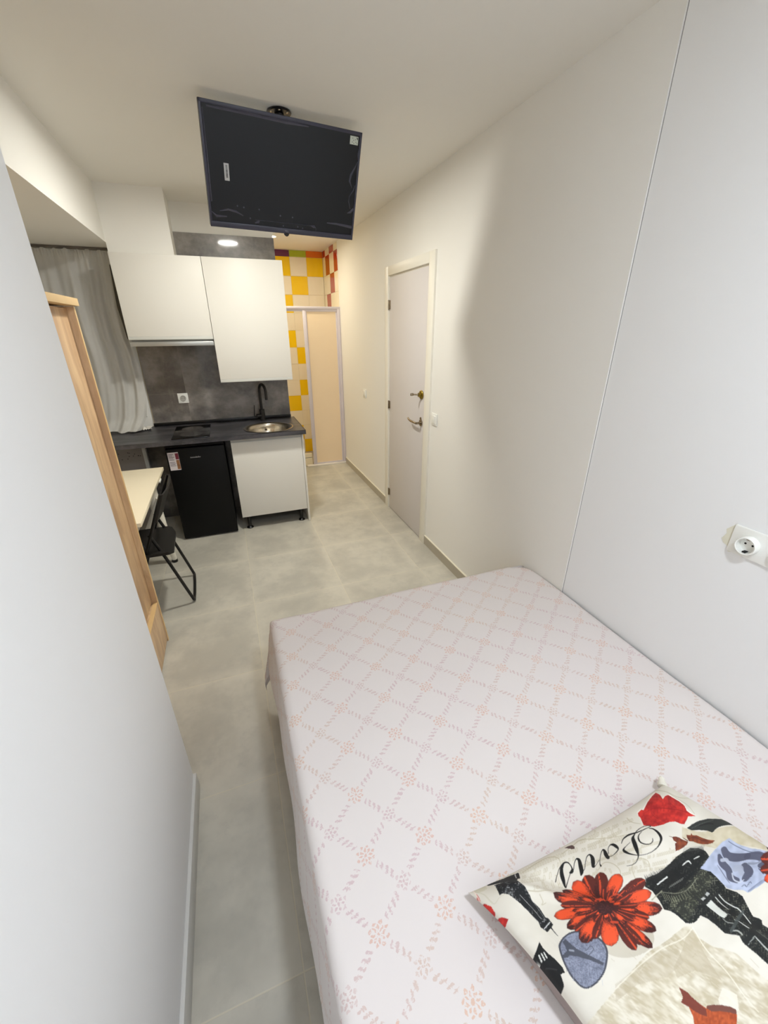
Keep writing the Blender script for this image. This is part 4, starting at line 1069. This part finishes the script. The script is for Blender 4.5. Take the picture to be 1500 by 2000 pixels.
for q, c, w_ in ((ZF([(330, 130, 10), (560, 400, 10), (720, 500, 8)]), (170, 172, 166), 1), (ZF([(430, 70, 22), (560, 230, 20), (690, 350, 10)]), (200, 202, 196), 1), (ZF([(500, 10, 22), (640, 180, 24), (820, 300, 26), (900, 340, 26), (1040, 500, 22), (1150, 660, 26)]), (206, 208, 202), 1),
                 (ZF([(790, 630, 26), (860, 650, 22), (1000, 760, 26), (1080, 810, 20)]), (204, 206, 200), 1), (ZF([(540, 600, 14), (620, 680, 18), (750, 715, 20)]), (150, 152, 146), 1), (ZF([(750, 860, 22), (840, 870, 24), (940, 950, 22)]), (170, 172, 164), 1),
                 (ZF([(0, 130, 50), (100, 240, 70), (200, 250, 50)]), (36, 38, 36), 1), (ZF([(180, 280, 60), (330, 110, 60), (480, 0, 60)]), (34, 36, 34), 1), (ZF([(1050, 1080, 120), (1210, 800, 130), (1340, 620, 110)]), (22, 24, 22), 1),
                 (ZF([(720, 850, 70), (870, 590, 80), (1000, 400, 60)]), (74, 80, 78), .8), (ZF([(760, 420, 130), (800, 500, 90)]), (18, 20, 18), .9), (ZF([(1080, 1130, 16), (1190, 990, 30)]), (150, 154, 148), .9),
                 (ZF([(1210, 1010, 22), (1330, 1130, 22), (1500, 1290, 20)]), (196, 198, 192), .9), (ZF([(1250, 830, 18), (1400, 960, 18), (1560, 1120, 18)]), (110, 112, 106), .8)):
    stroke(q, c, w_)
for k in range(60):   # soft brushed fringe at the tower's foot
    t_ = k/59; x = 250+480*t_; y = 830-270*t_+rng.uniform(-6, 6); stroke(ZB([(x, y+16, 9), (x-14, y-12-rng.uniform(0, 16), 3)]), (40, 42, 42), .5, 2)
for k in range(16): stroke(ZB([(560+11*k, 600-2*k, 5), (574+11*k, 560-2*k, 4)]), (120, 122, 118), .5, 2)
# --- blue postage stamp (generic portrait), reading EUROPA
SB = [(700, 730), (735, 690), (790, 612), (832, 562), (880, 512), (932, 492), (1000, 538), (1100, 590), (1250, 640), (1420, 700), (1400, 800), (1250, 832), (1180, 880), (1092, 928), (1050, 905), (982, 898), (930, 880), (892, 842), (850, 800), (790, 752)]
poly(ZB(SB), None, 1, lambda X, Y: np.array((176, 184, 206), np.float32) + (vnoise(X/7, Y/7, 71)[..., None]-.5)*26)
stroke(ZB([(930, 512, 5), (1000, 556, 5), (1100, 612, 5), (1250, 662, 5)]), (104, 112, 136), .9); stroke(ZB([(1092, 915, 5), (1250, 812, 5), (1400, 770, 5)]), (104, 112, 136), .9)
for q in ([(900, 570, 50), (930, 620, 70), (1000, 640, 70), (1080, 640, 50)], [(860, 620, 30), (880, 680, 60), (930, 740, 50), (950, 800, 50), (1000, 830, 40)], [(1080, 640, 50), (1160, 650, 56), (1220, 690, 50), (1180, 720, 40)], [(1060, 720, 60), (1090, 770, 70), (1060, 820, 50)]):
    stroke(ZB(q), (78, 80, 98), .9)
for q, c in (([(880, 660, 30), (915, 655, 34), (930, 680, 24)], (186, 192, 208)), ([(985, 740, 44), (1020, 730, 50), (1030, 780, 36)], (172, 178, 196)), ([(960, 770, 10), (975, 820, 10), (1020, 845, 10), (1050, 830, 8)], (206, 210, 222)), ([(1090, 700, 20), (1150, 700, 16), (1200, 680, 12)], (140, 146, 164))): stroke(ZB(q), c, .9)
for k in range(12): stroke(ZB([(840+7*k, 700+10*k, 4), (870+7*k, 735+10*k, 4)]), (116, 120, 140), .7, 2)
G = {'E': [[(0, 0), (0, 1)], [(0, 0), (.6, 0)], [(0, .5), (.5, .5)], [(0, 1), (.6, 1)]], 'U': [[(0, 0), (0, .8), (.3, 1), (.6, .8), (.6, 0)]], 'R': [[(0, 1), (0, 0), (.5, .05), (.6, .27), (.5, .5), (0, .5)], [(.3, .5), (.6, 1)]],
     'O': [[(.3, 0), (0, .3), (0, .7), (.3, 1), (.6, .7), (.6, .3), (.3, 0)]], 'P': [[(0, 1), (0, 0), (.5, .05), (.6, .27), (.5, .5), (0, .5)]], 'A': [[(0, 1), (.3, 0), (.6, 1)], [(.12, .65), (.48, .65)]]}
def word(s, org, ex, ey, col, wd):
    """org = start, ex/ey = letter advance and down vectors, in sheet units"""
    for k, ch in enumerate(s):
        for pl in G[ch]:
            pp = [(org[0] + ex[0]*(k*.95+p[0]) + ey[0]*p[1], org[1] + ex[1]*(k*.95+p[0]) + ey[1]*p[1]) for p in pl]
            for a, b_ in zip(pp[:-1], pp[1:]): stroke([(*a, wd), (*b_, wd)], col, .95, 1)
word('EUROPA', (1552, 1672), (-12.4, 7.2), (-5.2, -12.0), (74, 80, 102), 1.9)
stroke(ZB([(1040, 880, 6), (1060, 868, 6), (1075, 882, 6), (1100, 850, 6), (1112, 862, 5)]), (96, 102, 122), .9)
for k in range(40): stroke(ZB([(1092+7.5*k, 926-5.0*k, 4), (1096+7.5*k, 916-5.0*k, 4)]), (120, 128, 152), .9, 1)
# --- flowers: orange-red dahlia with dark heart; partial ones at the right side
OR = (232, 82, 40); DK = (66, 24, 20); MD = (132, 46, 28)
def petal(cx, cy, tx, ty, wd, kind):
    L_ = math.hypot(tx-cx, ty-cy); ux, uy = (tx-cx)/L_, (ty-cy)/L_; nx, ny = -uy, ux
    pr = [(0.15, .25), (.35, .55), (.55, .85), (.72, 1.0), (.86, .86), (.95, .55), (1.0, .0)]
    out = [(cx+ux*L_*t+nx*wd*k, cy+uy*L_*t+ny*wd*k) for t, k in pr] + [(cx+ux*L_*t-nx*wd*k, cy+uy*L_*t-ny*wd*k) for t, k in reversed(pr[:-1])]
    def tex(X, Y):
        s = ((X-cx)*ux + (Y-cy)*uy)/L_; d = ((X-cx)*nx + (Y-cy)*ny)/wd
        n = vnoise(s*3+cx, d*6+ty, 81)*.6 + vnoise(X/2, Y/2, 82)*.4
        edge = np.clip((np.abs(d)-.62)*3, 0, 1)*.8 + np.clip((s-.90)*9, 0, 1)*.9
        root = np.clip((.62-s)*3.0 + (n-.5)*1.6, 0, 1)
        if kind == 'o': k = np.clip(root + edge*.55*(n > .35), 0, 1)
        elif kind == 't': k = np.clip(root + np.clip((s-.74)*6 + (n-.5)*2, 0, 1) + edge*.5, 0, 1)
        else: k = np.clip(.86 - .9*np.clip(1-np.abs(d+.15)*4, 0, 1)*(s > .4)*(n > .4) + root*.3, 0, 1)
        k = k[..., None]; return np.array(OR, np.float32)*(1-k) + np.array(DK, np.float32)*k
    poly(out, None, 1, tex); stroke([(*p, 1.0) for p in out], (60, 20, 16), .55, 1)
fc = ZE([(700, 540)])[0]
PT = [(640, 145, 60, 'd'), (480, 160, 60, 'd'), (1145, 245, 62, 'm'), (360, 205, 56, 'o'), (850, 185, 66, 'o'), (1215, 385, 60, 'o'), (240, 295, 60, 't'), (120, 378, 66, 't'), (205, 505, 40, 'd'), (1340, 560, 66, 't'), (1200, 655, 50, 'd'), (130, 640, 60, 'o'), (1275, 805, 62, 't'), (270, 790, 62, 't'),
      (1222, 1018, 56, 't'), (1112, 985, 46, 'd'), (355, 830, 40, 'd'), (1038, 1048, 54, 'd'), (430, 965, 78, 't'), (570, 930, 44, 'm'), (760, 1005, 84, 'o')]
for x, y, wd, kd in PT:
    tx, ty = ZE([(x, y)])[0]; petal(fc[0], fc[1], tx, ty, wd/5.77*1.22, {'m': 'd'}.get(kd, kd))
for k in range(26):
    a = 2*PI*k/26 + .1; r_ = rng.uniform(30, 62); kd = 'd' if k % 3 else 't'
    petal(fc[0], fc[1], fc[0]+r_*math.cos(a)*1.15, fc[1]+r_*math.sin(a)*.8, 5.5, kd)
for q in (ZE([(590, 470, 14), (620, 435, 26), (690, 440, 22), (705, 462, 10)]), ZE([(735, 465, 8), (760, 410, 10), (830, 385, 10), (895, 410, 8)]), ZE([(765, 470, 26), (800, 465, 26)]), ZE([(765, 722, 30), (835, 722, 30)]), ZE([(660, 690, 8), (685, 760, 8), (690, 830, 6)])): stroke(q, (206, 70, 38), .9)
poly([(fc[0]+17*math.cos(t)*(1+.12*math.sin(9*t)), fc[1]+1+15*math.sin(t)*(1+.12*math.sin(9*t))) for t in np.linspace(0, 2*PI, 50)], (54, 20, 20))
for k in range(40):
    a = rng.uniform(0, 2*PI); r_ = rng.uniform(2, 14); stroke([(fc[0]+r_*math.cos(a), fc[1]+r_*math.sin(a), 2.2), (fc[0]+r_*math.cos(a)+1, fc[1]+r_*math.sin(a), 2.0)], (82, 34, 32), .7, 1)
for cx_, cy_, sc in ((1560, 1690, 1.0), (1240, 2260, 1.2), (1700, 2080, 1.1)):
    for k in range(19):
        a = 2*PI*k/19; petal(cx_, cy_, cx_+78*sc*math.cos(a), cy_+66*sc*math.sin(a), 11*sc, 'oddt'[k % 4])
    poly([(cx_+16*math.cos(t), cy_+14*math.sin(t)) for t in np.linspace(0, 2*PI, 30)], (54, 20, 20))
# --- the word Paris in black calligraphy, upside down to the viewer
K = (12, 11, 11)
for s_ in ([(1085, 572, 8), (1075, 605, 30), (1095, 660, 38), (1115, 715, 32), (1128, 760, 14), (1122, 800, 8), (1100, 840, 6), (1060, 868, 5), (1010, 880, 3)],
           [(968, 638, 5), (985, 600, 10), (1030, 570, 15), (1080, 556, 13), (1120, 546, 10), (1180, 520, 8), (1235, 490, 7), (1250, 478, 7), (1215, 474, 6), (1160, 495, 6), (1110, 535, 7), (1085, 575, 12)],
           [(1235, 506, 8), (1270, 510, 14), (1315, 545, 24), (1345, 590, 27), (1345, 630, 20), (1315, 685, 9), (1255, 730, 5), (1190, 755, 4), (1120, 762, 6), (1050, 748, 14), (1003, 722, 24), (988, 700, 18), (1005, 675, 6), (1050, 635, 3)],
           [(1160, 540, 3), (1130, 575, 9), (1127, 610, 13), (1150, 645, 10), (1195, 662, 7), (1240, 660, 6), (1264, 635, 8), (1262, 610, 4)],
           [(835, 768, 4), (880, 755, 5), (915, 725, 8), (938, 690, 12), (920, 664, 26), (890, 645, 22), (860, 648, 8), (842, 680, 5), (845, 730, 5)],
           [(765, 862, 16), (757, 835, 6), (760, 790, 5), (772, 725, 6), (790, 690, 10), (806, 700, 24), (820, 740, 38), (838, 780, 26), (850, 760, 5)],
           [(585, 905, 5), (612, 880, 5), (618, 820, 5), (632, 765, 7), (660, 742, 14), (685, 770, 34), (692, 820, 38), (694, 862, 24), (715, 855, 5), (750, 800, 4)],
           [(478, 905, 6), (505, 880, 6), (510, 830, 6), (528, 790, 10), (555, 800, 28), (572, 850, 38), (585, 900, 36), (582, 930, 14)],
           [(340, 972, 8), (350, 920, 5), (372, 865, 6), (405, 832, 12), (440, 824, 10), (470, 842, 8), (490, 870, 12), (492, 895, 30), (475, 905, 16)],
           [(405, 835, 10), (388, 875, 30), (395, 920, 36), (420, 965, 28), (445, 1015, 10), (455, 985, 8), (468, 940, 5), (480, 905, 6)]):
    stroke(ZA(s_), K)
# --- build the pillow
t = thing('pillow', (-.66, .16, .505), 'cream pillow printed with red flowers, iron towers and the word Paris', 'pillow')
U_g, V_g = np.meshgrid(np.linspace(0, 1, NUu), np.linspace(0, 1, NVv))
# denser sampling is not needed; heights follow pil() + wrinkle()
def make_side(top):
    nu, nv = (NUu, NVv) if top else (80, 60)
    us, vs_ = np.linspace(0, 1, nu), np.linspace(0, 1, nv); co = np.empty((nv, nu, 3), np.float32)
    for j, v in enumerate(vs_):
        for i, u in enumerate(us):
            P = pil(u, v, top)
            co[j, i] = (P.x, P.y, P.z + (wrinkle(u, v) if top else 0))
    if top: co[..., 2] = np.maximum(co[..., 2], .503)
    me = bpy.data.meshes.new('printed_cloth' if top else 'underside')
    idx = np.arange(nu*nv).reshape(nv, nu)
    q = np.stack([idx[:-1, :-1], idx[:-1, 1:], idx[1:, 1:], idx[1:, :-1]], -1).reshape(-1, 4)
    if top: q = q[:, ::-1]
    me.from_pydata((co.reshape(-1, 3) - np.array(ROOTLOC[t])).tolist(), [], q.tolist())
    for p in me.polygons: p.use_smooth = True
    if top:
        u, v = np.meshgrid(us, vs_); T_ = [u**i*v**j for i in range(5) for j in range(5-i)]
        sx_ = sum(c*k for c, k in zip(CU, T_)); sy_ = sum(c*k for c, k in zip(CV, T_))
        fx = np.clip((sx_-SX0)*SCL, 0, CW-2); fy = np.clip((sy_-SY0)*SCL, 0, CH-2)
        ix, iy = fx.astype(int), fy.astype(int); ax_, ay_ = (fx-ix)[..., None], (fy-iy)[..., None]
        c = (ART[iy, ix]*(1-ax_)+ART[iy, ix+1]*ax_)*(1-ay_) + (ART[iy+1, ix]*(1-ax_)+ART[iy+1, ix+1]*ax_)*ay_
        c = np.clip(c/255, 0, 1); c = np.where(c <= .04045, c/12.92, ((c+.055)/1.055)**2.4)
        ca = me.color_attributes.new('print', 'FLOAT_COLOR', 'POINT')
        buf = np.ones((nu*nv, 4), np.float32); buf[:, :3] = c.reshape(-1, 3); ca.data.foreach_set('color', buf.ravel())
    o = bpy.data.objects.new(me.name, me); COL.objects.link(o); o.parent = t
    return o
m, b, P, X, Y, Zz = newmat('printed_pillow_cloth')
at = S.nt.nodes.new('ShaderNodeAttribute'); at.attribute_name = 'print'; S.nt.links.new(at.outputs['Color'], b.inputs['Base Color'])
b.inputs['Roughness'].default_value = .8; bump(b, noise(P, 14, 4), .25, .01)
po = make_side(True); po.data.materials.append(m)
pu = make_side(False); pu.data.materials.append(plain('pillow_underside', (150, 136, 132), .9, var=.2, scale=20))
# --- the little knotted ear at the far right corner
mb = MB().tube([(-.437, .379, .531), (-.424, .392, .534), (-.416, .399, .530)], [.012, .008, .004], 10, 1)
build('corner_ear', mb, plain('pillow_cream_cloth', (226, 222, 208), .85), t)
